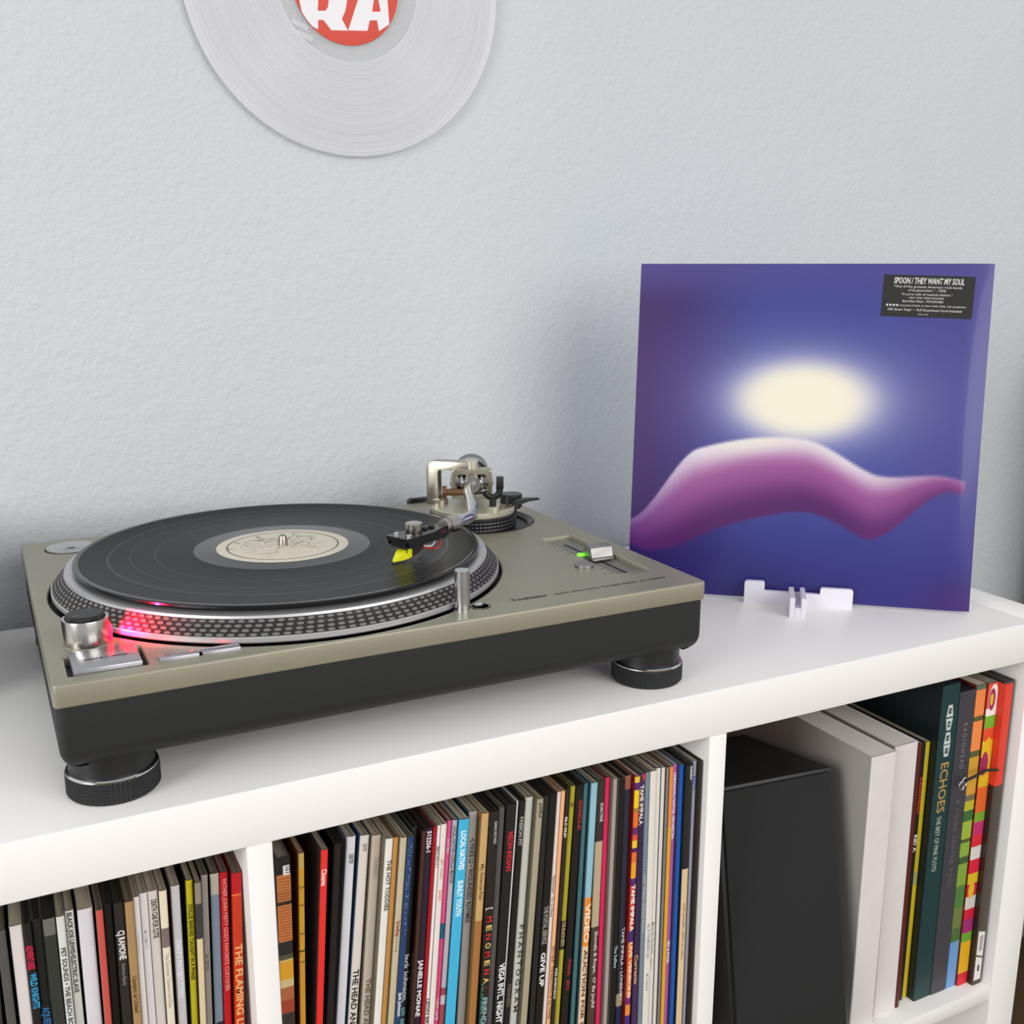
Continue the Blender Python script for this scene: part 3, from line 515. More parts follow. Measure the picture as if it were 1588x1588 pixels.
for k in range(17):
    y = 152 - k*6.2
    if 88 < y < 112: continue
    box('scale_tick', 400.5 if k % 2 else 399, 403.2, y-.25, y+.25, ZT-.02, ZT+.06, ink, tt)
for k, s in enumerate(('8', '6', '4', '2', '0', '2', '4', '6', '8')):
    if k != 4: text('scale_number', s, ink, tt, 1.6, 2, (395.6, 151.5-12.4*k, ZT+.05))
text('scale_number', 'pitch adj.', ink, tt, 14, 1.8, (415, 42.6, ZT+.05))
lathe('pitch_light', [(0, ZT-.5), (3.4, ZT-.5), (3.4, ZT+.2), (2.6, ZT+1), (0, ZT+1.3)], mat('led_green', '80f030', .3, emit='5cf018', estr=1.6), tt, (407.6, 108, 0), seg=32)
lathe('reset_button', [(0, ZT-1), (8.3, ZT-1), (8.3, ZT+.1), (7.6, ZT+.15), (7.5, ZT-.4), (7.3, ZT-.4), (7.2, ZT+2.2), (6.6, ZT+2.8), (0, ZT+2.9)], [mat('knob_silver', 'bdb8b6'), well], tt, (391.8, 76.6, 0), seg=48, mi=[0, 0, 0, 1, 1, 0, 0, 0])
text('reset_lettering', 'reset', ink, tt, 6, 1.6, (398, 64, ZT+.05))
text('maker_lettering', 'Technics', ink, tt, 30.2, 4.2, (299.7, 22.4, ZT+.05), bold=.06)
text('model_lettering', 'Quartz  Direct Drive  Turntable System   SL-1200M3D', ink, tt, 97, 2.9, (335, 22.4, ZT+.05), bold=.035, shear=.15)
# tonearm base
lathe('arm_well', [(0, 77), (53, 77), (53, 70), (0, 70)], mat('arm_well_grey', '2b2d2f', .45), tt, TB + (0,), seg=72)
lathe('arm_well_ring', [(52.9, 78), (52.9, 81.7), (51, 81.9), (47.5, 79), (47.5, 77)], mat('ring_dark', '262626', .35), tt, TB + (0,), seg=96)
bm = bmesh.new(); n = 132; zz = [79, 80.5, 82.1, 83.7, 85.3, 86.9, 88.5, 90.1, 91]
R = [[bm.verts.new(((39.6 + (.45 if j % 2 else 0) + (.25 if k % 2 else 0))*math.cos(2*math.pi*k/n), (39.6 + (.45 if j % 2 else 0) + (.25 if k % 2 else 0))*math.sin(2*math.pi*k/n), z)) for k in range(n)] for j, z in enumerate(zz)]
for A, B in zip(R, R[1:]):
    for k in range(n): bm.faces.new((A[k], A[(k+1) % n], B[(k+1) % n], B[k]))
bm.faces.new(R[-1])
hr = done('height_ring', bm, blk, tt, (379, 255.5, 0))
lathe('ring_top', [(40, 90.6), (40.2, 91.6), (38.5, 92.2), (30, 92.2), (30, 90.6)], mat('ring_dark', '262626'), hr, seg=96)
ab = lathe('arm_base', [(0, 91), (38, 91), (38.4, 91.8), (38.4, 96.2), (37.6, 97), (0, 97)], mat('base_ivory', 'c4bea9', .35, .4), tt, (379, 255.5, 0), seg=96)
ax = Vector((.91, -.415, 0)).normalized(); dr = Vector((-.415, -.91, 0)).normalized()
q = bm = None
# left-rear bridge that carries the upper bearing
br = bmesh.new()
leg = Vector((350, 280, 0)); dirb = (Vector((378, 256, 0)) - leg).normalized(); nb = Vector((-dirb.y, dirb.x, 0))
prof = [(-5, 96.5), (-5, 132), (-2.5, 136.6), (2, 138), (dist := (Vector((378, 256, 0))-leg).length, 138), (dist, 130.5), (7, 130.5), (5, 128.5), (5, 104), (8, 99.5), (13, 96.5)]
for s in (-6, 6): br.faces.new([br.verts.new((leg.x + dirb.x*a + nb.x*s, leg.y + dirb.y*a + nb.y*s, z)) for a, z in (prof if s > 0 else prof[::-1])])
br.verts.ensure_lookup_table(); n = len(prof)
va = br.verts[:n]; vb = list(reversed(br.verts[n:2*n]))
va, vb = (list(br.verts[:n])[::-1], list(br.verts[n:2*n]))
for i in range(n): br.faces.new((va[i], va[(i+1) % n], vb[(i+1) % n], vb[i]))
bmesh.ops.bevel(br, geom=br.edges[:], offset=.9, segments=2, profile=.5, affect='EDGES')
done('bearing_bridge', br, gold, tt, smooth=35)
lathe('bridge_foot', [(0, 96.5), (8, 96.5), (8, 101), (7, 102), (0, 102)], gold, tt, (354, 276, 0), seg=48)
lathe('bearing_nut', [(0, 128), (3.4, 128), (3.4, 131), (6.2, 131.5), (6.2, 138.5), (5.6, 139.4), (0, 139.4)], mat('nut_ivory', 'cfc8b4', .3, .6), tt, (378, 256, 0), seg=40)
# tonearm
arm_pts = smooth_path([PV, PV + dr*10, (360, 224, 119.5), (351, 204, 119.5), (340, 176, 119.3), (329, 150, 119.1), (322.5, 137, 119), (315.5, 127, 119), (305, 119.2, 119), (296, 114, 119)], 7)
arm = tube('tonearm', arm_pts, [5.6]*8 + [4.7]*(len(arm_pts)-8), mat('arm_chrome', 'c3c3c8', .14, 1), tt, 20)
cyl_between('arm_hub', PV + dr*-9, PV + dr*16, 11.6, mat('hub_steel', 'a9a4a2', .25, 1), arm, 32, r2=7.6)
cyl_between('bearing_axle', PV - ax*15, PV + ax*15, 7.2, mat('axle_steel', '8f8884', .25, 1), arm, 32)
for s in (-1, 1):
    cyl_between('bearing_ring', PV + ax*8.5*s, PV + ax*10*s, 8.2, steel, arm, 32)
gy = math.atan2(ax.y, ax.x)
gm = flat('gimbal_housing', [rrect(-19, 19, -15, 12.5, 4), rrect(-13.2, 13.2, -10.5, 7.5, 3)], 13, gold, arm, tuple(PV), (math.pi/2, 0, gy), bev=.8)
for s in (-1, 1):
    cyl_between('pivot_screw', PV + ax*18.6*s, PV + ax*19.8*s, 3.6, steel, arm, 24); cyl_between('screw_slot', PV + ax*19.7*s, PV + ax*19.95*s, 1.7, blk, arm, 12)
cyl_between('lock_pin', PV - ax*8 + dr*8 + Vector((0, 0, -8)), PV - ax*24 + dr*9 + Vector((0, 0, -8)), 3.2, mat('pin_bronze', '8d6b50', .3, .9), arm)
cyl_between('lock_pin_head', PV - ax*23 + dr*9 + Vector((0, 0, -8)), PV - ax*27 + dr*9 + Vector((0, 0, -8)), 6.0, mat('pin_bronze', '8d6b50'), arm)
# counterweight with its number dial
bk = -dr; cw0 = PV + bk*24
cyl_between('rear_shaft', PV + bk*6, PV + bk*62, 4.5, steel, arm)
cyl_between('counterweight', PV + bk*32, PV + bk*56, 16.5, mat('weight_dark', '55534e', .3, .8), arm, 56)
cyl_between('weight_rim', PV + bk*26, PV + bk*32, 17.2, alu, arm, 56)
dl = cyl_between('weight_dial', PV + bk*24.5, PV + bk*26.2, 15.6, blk, arm, 56)
for k, s in enumerate('0123'):
    a = 1.57 - (k-.6)*.55; P = PV + bk*24.4 + ax*11*math.cos(a) + Vector((0, 0, 11*math.sin(a)))
    text('dial_number', s, mat('ink_d0d0d0', 'd0d0d0', .5), arm, 2.2, 3.2, tuple(P - ax*1), (math.pi/2, 0, gy))
# headshell
hd = Vector((229-284, 82-107.5, 0)).normalized(); hn = Vector((-hd.y, hd.x, 0)); H0 = Vector((297, 113.6, 119))
cyl_between('shell_collar', H0 - hd*1, H0 + hd*8, 6.4, mat('collar_steel', 'b9b2ae', .3, 1), arm, 40)
cyl_between('shell_collar_lip', H0 + hd*8, H0 + hd*13, 5.3, mat('collar_steel', 'b9b2ae'), arm, 40)
P0 = H0 + hd*12
hb = bmesh.new()
outl = [(0, -4.5), (6, -5), (16, -8.5), (24, -10.5), (51, -10.5), (52, -9.5), (52, 9.5), (51, 10.5), (24, 10.5), (16, 8.5), (6, 5), (0, 4.5)]
for z0, z1, o_ in ((-1.4, 1.4, outl),):
    A = [hb.verts.new(P0 + hd*a + hn*b + Vector((0, 0, z0))) for a, b in o_]; B = [hb.verts.new(P0 + hd*a + hn*b + Vector((0, 0, z1))) for a, b in o_]
    hb.faces.new(A); hb.faces.new(B[::-1])
    for i in range(len(o_)): j = (i+1) % len(o_); hb.faces.new((A[i], A[j], B[j], B[i]))
for s in (-1, 1):
    c = [P0 + hd*a + hn*(b*s) + Vector((0, 0, z)) for a, z in ((10, -5.5), (49, -5.5), (50, -1), (3, -1)) for b in (9.2, 10.4)]
    vv = [hb.verts.new(x) for x in c]
    for f in ((0, 2, 4, 6), (1, 7, 5, 3), (0, 1, 3, 2), (2, 3, 5, 4), (4, 5, 7, 6), (6, 7, 1, 0)): hb.faces.new([vv[i] for i in f])
done('headshell', hb, mat('shell_black', '121113', .25), arm)
for a, b in ((14, 0), (21, 0)):
    tube('shell_hole', [P0 + hd*(a-1.8) + Vector((0, 0, 1.42)), P0 + hd*(a+1.8) + Vector((0, 0, 1.42))], 1.9, well, arm, 12)
P = P0 + hd*33
lathe('shell_weight', [(0, 120), (6.2, 120), (6.4, 120.4), (6.4, 127.4), (5.9, 128), (0, 128)], mat('weight_silver', 'b8b0a6', .25, 1), arm, (P.x, P.y, 0), seg=40)
for b in (-6.3, 6.3):
    P = P0 + hd*45 + hn*b; lathe('shell_screw', [(0, 120.3), (1.9, 120.3), (1.9, 121.6), (1.2, 122), (0, 122)], steel, arm, (P.x, P.y, 0), seg=16)
def wedge(name, sections, m):
    """sections: list of (along headshell, half width, z low, z high)"""
    bm = bmesh.new(); R = [[bm.verts.new(P0 + hd*a + hn*b + Vector((0, 0, z-119))) for b, z in ((-wd, zl), (wd, zl), (wd, zh), (-wd, zh))] for a, wd, zl, zh in sections]
    bm.faces.new(R[0][::-1]); bm.faces.new(R[-1])
    for A, B in zip(R, R[1:]):
        for k in range(4): bm.faces.new((A[k], A[(k+1) % 4], B[(k+1) % 4], B[k]))
    bmesh.ops.bevel(bm, geom=bm.edges[:], offset=.3, segments=1, affect='EDGES')
    return done(name, bm, m, arm)
wedge('cartridge_mount', [(30, 7.5, 113, 117.6), (50, 7.5, 112.6, 117.6)], mat('mount_black', '171415', .35))
wedge('cartridge_body', [(27, 4.2, 108.5, 114), (34, 4.6, 105.5, 113), (42, 4.6, 104.5, 112.6), (46, 4.4, 108, 112.6)], mat('body_brown', '2e2523', .4))
wedge('stylus', [(40, 4.7, 104.2, 110.5), (44, 4.7, 103.4, 111), (49, 3.4, 102.9, 109), (55, 1.2, 102.6, 104)], mat('stylus_yellow', 'e2e012', .35))
tube('stylus_cantilever', [P0 + hd*52 + Vector((0, 0, -15.9)), P0 + hd*57 + Vector((0, 0, -17))], .35, steel, arm, 6)
for c, b, dz in (('e6ddd6', 1.5, 0), ('c42a22', 3.6, -1.2), ('2a3a9a', -1.5, .5), ('2a7a3a', -3.6, -.6)):
    pts = smooth_path([P0 + hd*3 + hn*b*.6 + Vector((0, 0, -2.4)), P0 + hd*9 + hn*b*1.1 + Vector((0, 0, -4+dz)), P0 + hd*17 + hn*b*2.6 + Vector((0, 0, -10.5+dz)), P0 + hd*23 + hn*b*1.3 + Vector((0, 0, -10.5+dz)), P0 + hd*28 + hn*b + Vector((0, 0, -9+dz))], 5)
    tube('lead_wire', pts, .75, mat('wire_'+c, c, .4), arm, 8)
# arm rest, cueing lever, anti-skate knob
rp = cyl_between('rest_post', (382.5, 221, 96), (382.5, 221, 110), 3.1, blk, tt)
cyl_between('rest_collar', (382.5, 221, 96.4), (382.5, 221, 102.5), 6.0, mat('nut_ivory', 'cfc8b4'), rp)
u = Vector((.894, -.449, 0)); c0 = Vector((382.5, 222, 117))
cr_ = [c0 + u*(6.6*math.cos(a)) + Vector((0, 0, 6.6*math.sin(a))) for a in [math.pi*(1.12 + .88*i/14) for i in range(15)]]
tube('rest_cradle', cr_ + [c0 + u*6.7 + Vector((0, 0, 4)), c0 + u*6.6 + Vector((0, 0, 9))], [3.0]*15 + [3.2, 3.0], blk, rp, 10)
box('rest_clip', -3.4, 3.4, -3.8, 3.8, -4, 6.5, blk, rp, bev=.6, loc=tuple(c0 + u*6.8 + Vector((0, 0, 5.5))), rot=(0, 0, -.4656))
cl = cyl_between('cueing_lever', (398, 232, 97.5), (413, 233, 100), 1.0, mat('lever_steel', '4a4642', .3, .9), tt)
cyl_between('lever_pivot', (394.5, 232, 97.2), (399, 232.2, 97.8), 2.6, mat('pivot_brown', '6a5a46', .45, .3), cl)
bm = bmesh.new(); prf = [(408, 2.2, 98.6, 101), (416, 4.4, 99.2, 103.2), (424, 4.2, 101, 103.4), (436, 2.6, 101, 102.6)]
R = [[bm.verts.new((a, 232.8+(a-412)*.02+s*hw_, z)) for s, z in ((-1, z0), (1, z0), (1, z1), (-1, z1))] for a, hw_, z0, z1 in prf]
bm.faces.new(R[0][::-1]); bm.faces.new(R[-1])
for A, B in zip(R, R[1:]):
    for k in range(4): bm.faces.new((A[k], A[(k+1) % 4], B[(k+1) % 4], B[k]))
bmesh.ops.bevel(bm, geom=bm.edges[:], offset=.5, segments=2, affect='EDGES')
done('lever_paddle', bm, blk, cl, smooth=40)
ask = lathe('anti_skate_knob', [(0, 92), (8.8, 92), (10.4, 93.5), (10.4, 104.6), (9.8, 105.4), (7, 105.2), (0, 105)], mat('knob_black', '1c1c1c', .35), tt, (415.5, 249.5, 0), seg=48)
lathe('knob_scale', [(0, 105.1), (6, 105.1), (6, 105.4), (0, 105.4)], mat('knob_grey', '3a3a3a', .35), ask, seg=32)

# ------------------------------------------------------------------ record on the platter
def groove_material(name, base, r_in, r_out, rough_in, rough_groove, alpha=1, trans=0, bump=.25, aniso=.35, spec=.5, groove_spec=.1):
    m = mat(name, base, rough_groove, alpha=alpha, trans=trans, spec=spec); nt = m.node_tree; b = nt.nodes['Principled BSDF']
    tc = nt.nodes.new('ShaderNodeTexCoord'); sx = nt.nodes.new('ShaderNodeSeparateXYZ'); cx = nt.nodes.new('ShaderNodeCombineXYZ')
    ln = nt.nodes.new('ShaderNodeVectorMath'); ln.operation = 'LENGTH'
    L = nt.links.new
    L(tc.outputs['Object'], sx.inputs[0]); L(sx.outputs[0], cx.inputs[0]); L(sx.outputs[1], cx.inputs[1]); L(cx.outputs[0], ln.inputs[0])
    n = nt.nodes.new('ShaderNodeTexNoise'); n.noise_dimensions = '1D'; n.inputs['Scale'].default_value = 900; n.inputs['Detail'].default_value = 5; n.inputs['Roughness'].default_value = .7
    L(ln.outputs['Value'], n.inputs['W'])
    cr = nt.nodes.new('ShaderNodeValToRGB'); cr.color_ramp.interpolation = 'CONSTANT'; e = cr.color_ramp.elements
    e[0].position = 0; e[0].color = (0, 0, 0, 1); e[1].position = r_in/200; e[1].color = (1, 1, 1, 1); x = e.new(r_out/200); x.color = (0, 0, 0, 1)
    for t in (.34, .55, .74):                     # quieter gaps between the songs
        rr = r_in + (r_out-r_in)*t; a = e.new(rr/200); a.color = (.82, .82, .82, 1); bb_ = e.new((rr+1.1)/200); bb_.color = (1, 1, 1, 1)
    sc = nt.nodes.new('ShaderNodeMath'); sc.operation = 'MULTIPLY'; sc.inputs[1].default_value = 5.0
    L(ln.outputs['Value'], sc.inputs[0]); L(sc.outputs[0], cr.inputs['Fac'])
    mr = nt.nodes.new('ShaderNodeMapRange'); mr.inputs['To Min'].default_value = rough_groove*.75; mr.inputs['To Max'].default_value = rough_groove*1.35; L(n.outputs['Fac'], mr.inputs['Value'])
    mx = nt.nodes.new('ShaderNodeMix'); mx.inputs['A'].default_value = rough_in; L(cr.outputs['Color'], mx.inputs['Factor']); L(mr.outputs['Result'], mx.inputs['B']); L(mx.outputs['Result'], b.inputs['Roughness'])
    ms = nt.nodes.new('ShaderNodeMix'); ms.inputs['A'].default_value = spec; ms.inputs['B'].default_value = spec*groove_spec; L(cr.outputs['Color'], ms.inputs['Factor']); L(ms.outputs['Result'], b.inputs['Specular IOR Level'])
    bp = nt.nodes.new('ShaderNodeBump'); bp.inputs['Distance'].default_value = .0004; mu = nt.nodes.new('ShaderNodeMath'); mu.operation = 'MULTIPLY'; mu.inputs[1].default_value = bump
    L(cr.outputs['Color'], mu.inputs[0]); L(mu.outputs[0], bp.inputs['Strength']); L(n.outputs['Fac'], bp.inputs['Height']); L(bp.outputs['Normal'], b.inputs['Normal'])
    if aniso:
        tg = nt.nodes.new('ShaderNodeTangent'); tg.direction_type = 'RADIAL'; tg.axis = 'Z'; L(tg.outputs[0], b.inputs['Tangent'])
        mu2 = nt.nodes.new('ShaderNodeMath'); mu2.operation = 'MULTIPLY'; mu2.inputs[1].default_value = aniso; L(cr.outputs['Color'], mu2.inputs[0]); L(mu2.outputs[0], b.inputs['Anisotropic'])
    return m
TTM = Matrix.Translation((-.11515, .0126, 0)) @ Matrix.Rotation(.0071, 4, 'Z')
rc = TTM @ Vector((PC[0]*MM, PC[1]*MM, 0))
rec = lathe('vinyl_record', [(3.7, 99.4), (150, 99.4), (151, 100), (151, 101.4), (150, 102), (147.5, 102), (146.6, 101.75), (52, 101.75), (50.5, 101.95), (3.7, 101.95), (3.7, 99.4)],
            groove_material('vinyl_black', (.007, .007, .008), 66, 146.5, .16, .24), None, (rc.x/MM, rc.y/MM, 0), seg=200, smooth=20)
tag(rec, 'black vinyl record with a cream label playing on the turntable', 'record')
lab = mat('record_label_cream', 'd9d0bb', .55)
lb = lathe('centre_label', [(3.7, 101.96), (49.6, 101.96), (49.8, 102.05), (49.4, 102.1), (3.7, 102.1)], lab, rec, seg=96)
lathe('printed_ring', [(41.4, 102.11), (42.4, 102.11), (42.4, 102.14), (41.4, 102.14), (41.4, 102.11)], mat('ink_3b3128', '3b3128', .6), lb, seg=96)
rnd = random.Random(3); bm = bmesh.new()
for k in range(46):                               # loose pen-and-ink scribble printed on the label
    a = rnd.random()*6.28; r0 = rnd.uniform(6, 26); p = Vector((r0*math.cos(a), r0*math.sin(a), 0)); d = a + rnd.uniform(-.8, .8); cv = rnd.uniform(-.28, .28); pts = [p]
    for i in range(rnd.randint(6, 15)):
        d += cv + rnd.uniform(-.12, .12); p = p + Vector((math.cos(d), math.sin(d), 0))*1.9
        if p.length > 38 or p.length < 5: break
        pts.append(p)
    wdt = rnd.uniform(.18, .42)
    for i in range(len(pts)-1):
        t = (pts[i+1]-pts[i]).normalized(); nn = Vector((-t.y, t.x, 0)); w0 = wdt*(1-i/len(pts)); w1 = wdt*(1-(i+1)/len(pts))
        bm.faces.new([bm.verts.new(x + Vector((0, 0, 102.12))) for x in (pts[i]-nn*w0, pts[i+1]-nn*w1-nn*.03, pts[i+1]+nn*w1+nn*.03, pts[i]+nn*w0)])
tag(done('printed_scribble', bm, mat('ink_6a5d50', '6a5d50', .6), lb), kind='stuff')
for a, s in ((2.5, 'X'), (1.9, 'Z'), (1.1, 'Y'), (3.0, 'T')): text('label_lettering', s, mat('ink_3b3128', '3b3128'), lb, 4, 5, (34*math.cos(a)-2, 34*math.sin(a)-2, 102.12), (0, 0, a-1.57))

# ------------------------------------------------------------------ purple album sleeve on its white stand
YW = -.6993; BRp = Vector((657.3, 40.1)); cs = Vector((math.cos(YW), math.sin(YW)))
bc_ = BRp - cs*157.5
al = thing('album_sleeve', 'purple-blue album sleeve with a glowing light and black sticker, propped on a white stand', 'record', (bc_.x, bc_.y, 2.7), (-.1298, 0, YW))
SW = 315.0
def bend(x, z):                                   # the spine-less right edge curls back a little
    t = max(0, (x-(SW/2-24))/24); return 5.6*t*t*(.35+.65*math.sin(math.pi*min(1, max(0, (z/SW)*1.02))))
bm = bmesh.new(); xs = [-SW/2, -60, 60, SW/2-24] + [SW/2-24+2*k for k in range(1, 13)]; zs = [SW*k/16 for k in range(17)]
FR = [[bm.verts.new((x, .02+bend(x, z), z)) for x in xs] for z in zs]; BK = [[bm.verts.new((x, 3.6+bend(x, z), z)) for x in xs] for z in zs]
for j in range(16):
    for i in range(len(xs)-1):
        bm.faces.new((FR[j][i], FR[j][i+1], FR[j+1][i+1], FR[j+1][i])); bm.faces.new((BK[j][i+1], BK[j][i], BK[j+1][i], BK[j+1][i+1]))
    for i in (0, len(xs)-1): bm.faces.new((FR[j][i], FR[j+1][i], BK[j+1][i], BK[j][i]))
for j in (0, 16):
    for i in range(len(xs)-1): bm.faces.new((FR[j][i], BK[j][i], BK[j][i+1], FR[j][i+1]))
done('cover', bm, [mat('album_edge', '5a4f9a', .3)], al, smooth=40)
def mixc(a, b, t): t = max(0, min(1, t)); return [x+(y-x)*t for x, y in zip(a, b)]
def hx(s): return [int(s[i:i+2], 16) for i in (0, 2, 4)]
def sm(a, b, x): t = max(0, min(1, (x-a)/(b-a))); return t*t*(3-2*t)
def art(u, v):
    """generic cover print: violet-to-blue ground, soft oval light, a rolling rose-coloured wave below it"""
    bg = mixc(hx('341858'), hx('343a82'), sm(0, .42, u)); bg = mixc(bg, hx('443f84'), sm(.55, 1, u)*(.5+.5*sm(.1, .5, v)))
    bg = mixc(bg, hx('2c2570'), sm(.3, 0, v)*.8); bg = mixc(bg, hx('3e2266'), sm(.75, 1, u)*sm(.16, 0, v)); bg = mixc(bg, hx('4d4488'), sm(.86, 1, v)*.8)
    d2 = ((u-.5)/.20)**2 + ((v-.6)/.115)**2; c = mixc(bg, hx('8f93c4'), .62*math.exp(-.28*d2)); c = mixc(c, hx('dcd9dc'), min(1, 1.25*math.exp(-.95*d2*d2**.25))); c = mixc(c, hx('ece3cc'), min(1, 1.15*math.exp(-1.6*d2*d2)))
    top = .42 + .075*math.sin((u-.10)*4.6) - .05*sm(.5, .72, u) + .07*sm(.7, .93, u); thick = .24*sm(-.12, .3, u)*(1-sm(.68, .96, u)*.84)
    bot = top - thick - .03*math.sin(u*7); top -= .16*(1-sm(.0, .2, u)); bot -= .2*(1-sm(0, .3, u))
    if u < .965 and bot < v < top:
        t = (top-v)/max(1e-4, top-bot)
        w = mixc(hx('dcd3d8'), hx('95508c'), sm(.02, .42, t)); w = mixc(w, hx('4f1c5c'), sm(.36, .9, t)); w = mixc(w, hx('5b2a74'), sm(.22, 0, u)*.7)
        w = mixc(w, hx('e6e0cd'), .75*sm(.19, 0, abs(u-.36))*sm(.3, 0, t)); w = mixc(w, hx('7a3f7c'), sm(.6, .95, u)*.6)
        e = min(v-bot, top-v); c = mixc(c, w, sm(0, .012, e))
    return c
N = 150; bm = bmesh.new(); lay = bm.verts.layers.float_color.new('print')
G = []
for j in range(N+1):
    rw = []
    for i in range(N+1):
        u, v_ = i/N, j/N
        vt = bm.verts.new((-SW/2 + u*SW, bend(-SW/2+u*SW, v_*SW) - .05, v_*SW)); c = art(u, v_)
        vt[lay] = tuple(lin('%02x%02x%02x' % tuple(int(max(0, min(255, q))) for q in c))[:3]) + (1,); rw.append(vt)
    G.append(rw)
for j in range(N):
    for i in range(N): bm.faces.new((G[j][i], G[j][i+1], G[j+1][i+1], G[j+1][i]))
pm = mat('album_print', '4a3f8a', .35, coat=.3, coat_rough=.1, spec=.25); nt = pm.node_tree
at = nt.nodes.new('ShaderNodeAttribute'); at.attribute_name = 'print'; nt.links.new(at.outputs['Color'], nt.nodes['Principled BSDF'].inputs['Base Color'])
done('printed_cover', bm, pm, al, smooth=60)
stx, stz = -SW/2+221.5, SW-9.5
st = thing('hype_sticker', None, None); st.parent = al; st.location = Vector((stx, -.1, stz))*MM; st.rotation_euler = (math.pi/2, 0, math.radians(0))
st.rotation_euler = (math.pi/2, math.radians(2.2), 0)
bpy.data.objects.remove(st)
sk = flat('sticker', [rrect(0, 78, -37.5, 0, 1)], .12, mat('sticker_black', '1d1a17', .35), al, (stx, -.16, stz), (math.pi/2, math.radians(1.6), 0))
wt = mat('ink_d9d5cc', 'd9d5cc', .5)
def line(s, x0, x1, y, hgt, b=0, sh=0): text('sticker_lettering', s, wt, sk, x1-x0, hgt, (x0, y, .09), bold=b, shear=sh)
line('SPOON / THEY WANT MY SOUL', 9, 69, -7.6, 5.2, .02, .18)
line('\u201cOne of the greatest American rock bands', 9, 67.5, -11.2, 2.0); line('of its generation.\u201d - TIME', 22, 54, -14.4, 2.0)
line('\u201cA pure rush of musical elation.\u201d', 16, 60, -18, 2.0); line('- NEW YORK TIMES MAGAZINE', 22, 53, -21, 1.5)
line('Best New Music - PITCHFORK', 18, 53, -24.3, 2.0); line('- ROLLING STONE, Q, NEW YORK TIMES, THE GUARDIAN', 15, 72, -28, 1.4)
line('180 Gram Vinyl  \u2022  Full Download Card Included', 6, 69, -32, 2.1); line('RECD 10023', 32.5, 41, -35.4, 1.0)
for k in range(4):
    flat('sticker_star', [[((1.45 if i % 2 == 0 else .62)*math.sin(i*math.pi/5), (1.45 if i % 2 == 0 else .62)*math.cos(i*math.pi/5)) for i in range(10)]], .05, wt, sk, (5+2.9*k, -27.2, .09))

sd = thing('sleeve_stand', 'small white plastic display stand under the purple album sleeve', 'stand', (533.9, 131.3, 0), (0, 0, -.68))
wp = mat('stand_white', 'e6e2ea', .35)
bm = bmesh.new()
pr = [(-49.5, 0), (49.5, 0)] + [(49.5-2.5*(1-math.cos(a)), 19-2.5+2.5*math.sin(a)) for a in (0, .5, 1.05, 1.57)] + [(21.5, 19), (20, 17.5), (20, 12.5), (-31, 13), (-31, 20.5), (-32, 22)] + [(-47+2.5*math.cos(a)-0, 19.5+2.5*math.sin(a)) for a in (1.57, 2.1, 2.6, 3.14)]
A = [bm.verts.new((x, 0, z)) for x, z in pr]; B = [bm.verts.new((x, 4.5, z)) for x, z in pr]
bm.faces.new(A); bm.faces.new(B[::-1])
for i in range(len(pr)): j = (i+1) % len(pr); bm.faces.new((A[i], A[j], B[j], B[i]))
bmesh.ops.bevel(bm, geom=[e for e in bm.edges if len(e.link_faces) == 2 and e.calc_face_angle() > .7], offset=.6, segments=2, affect='EDGES')
done('front_plate', bm, wp, sd, smooth=35)
bm = bmesh.new()
for x0, x1, z0, z1, y0, y1 in ((-9, -4.3, 0, 18.5, -36, .5), (1.2, 5.6, 0, 18.5, -36, .5), (-4.3, 1.2, 0, 9, -36, .5)):
    cube(bm, x0, x1, y0, y1, z0, z1)
bmesh.ops.bevel(bm, geom=bm.edges[:], offset=.4, segments=2, affect='EDGES')
done('prong', bm, wp, sd, smooth=35)
box('base_strip', -9, 5.6, 4, 42, 0, 2, wp, sd, bev=.4)
box('back_prop', -9, 5.6, 0, 4, 0, 60, wp, sd, bev=.5, loc=(0, 14.2, 1), rot=(-.1298, 0, 0))

# ------------------------------------------------------------------ clear record on the wall
YR = 409.0
cm = groove_material('clear_vinyl', (.80, .79, .82), 66, 150.4, .1, .2, bump=.9, aniso=0, spec=.6, groove_spec=1)
nt = cm.node_tree; b = nt.nodes['Principled BSDF']; ns = next(n for n in nt.nodes if n.type == 'TEX_NOISE'); rp_ = next(n for n in nt.nodes if n.type == 'VALTORGB')
mr = nt.nodes.new('ShaderNodeMapRange'); mr.inputs['From Min'].default_value = .3; mr.inputs['From Max'].default_value = .7; mr.inputs['To Min'].default_value = .34; mr.inputs['To Max'].default_value = .6
nt.links.new(ns.outputs['Fac'], mr.inputs['Value'])
mx = nt.nodes.new('ShaderNodeMix'); mx.inputs['A'].default_value = .35; nt.links.new(rp_.outputs['Color'], mx.inputs['Factor']); nt.links.new(mr.outputs['Result'], mx.inputs['B'])
nt.links.new(mx.outputs['Result'], b.inputs['Alpha'])
mc = nt.nodes.new('ShaderNodeMix'); mc.data_type = 'RGBA'; mc.inputs['A'].default_value = (.6, .6, .61, 1); mc.inputs['B'].default_value = (.8, .79, .82, 1)
nt.links.new(rp_.outputs['Color'], mc.inputs['Factor']); nt.links.new(mc.outputs['Result'], b.inputs['Base Color'])
wr = lathe('clear_record', [(3.7, -1), (149.5, -1), (150.7, -.4), (150.7, .6), (149.6, 1.2), (146.8, 1.25), (146, .95), (66.5, .95), (65.6, .7), (52, .7), (50.6, 1), (3.7, 1), (3.7, -1)], cm, None, (203, YR, 564.5), (math.pi/2, 0, 0), seg=200, smooth=2.5)
tag(wr, 'clear vinyl record with a red label mounted on the wall', 'record')
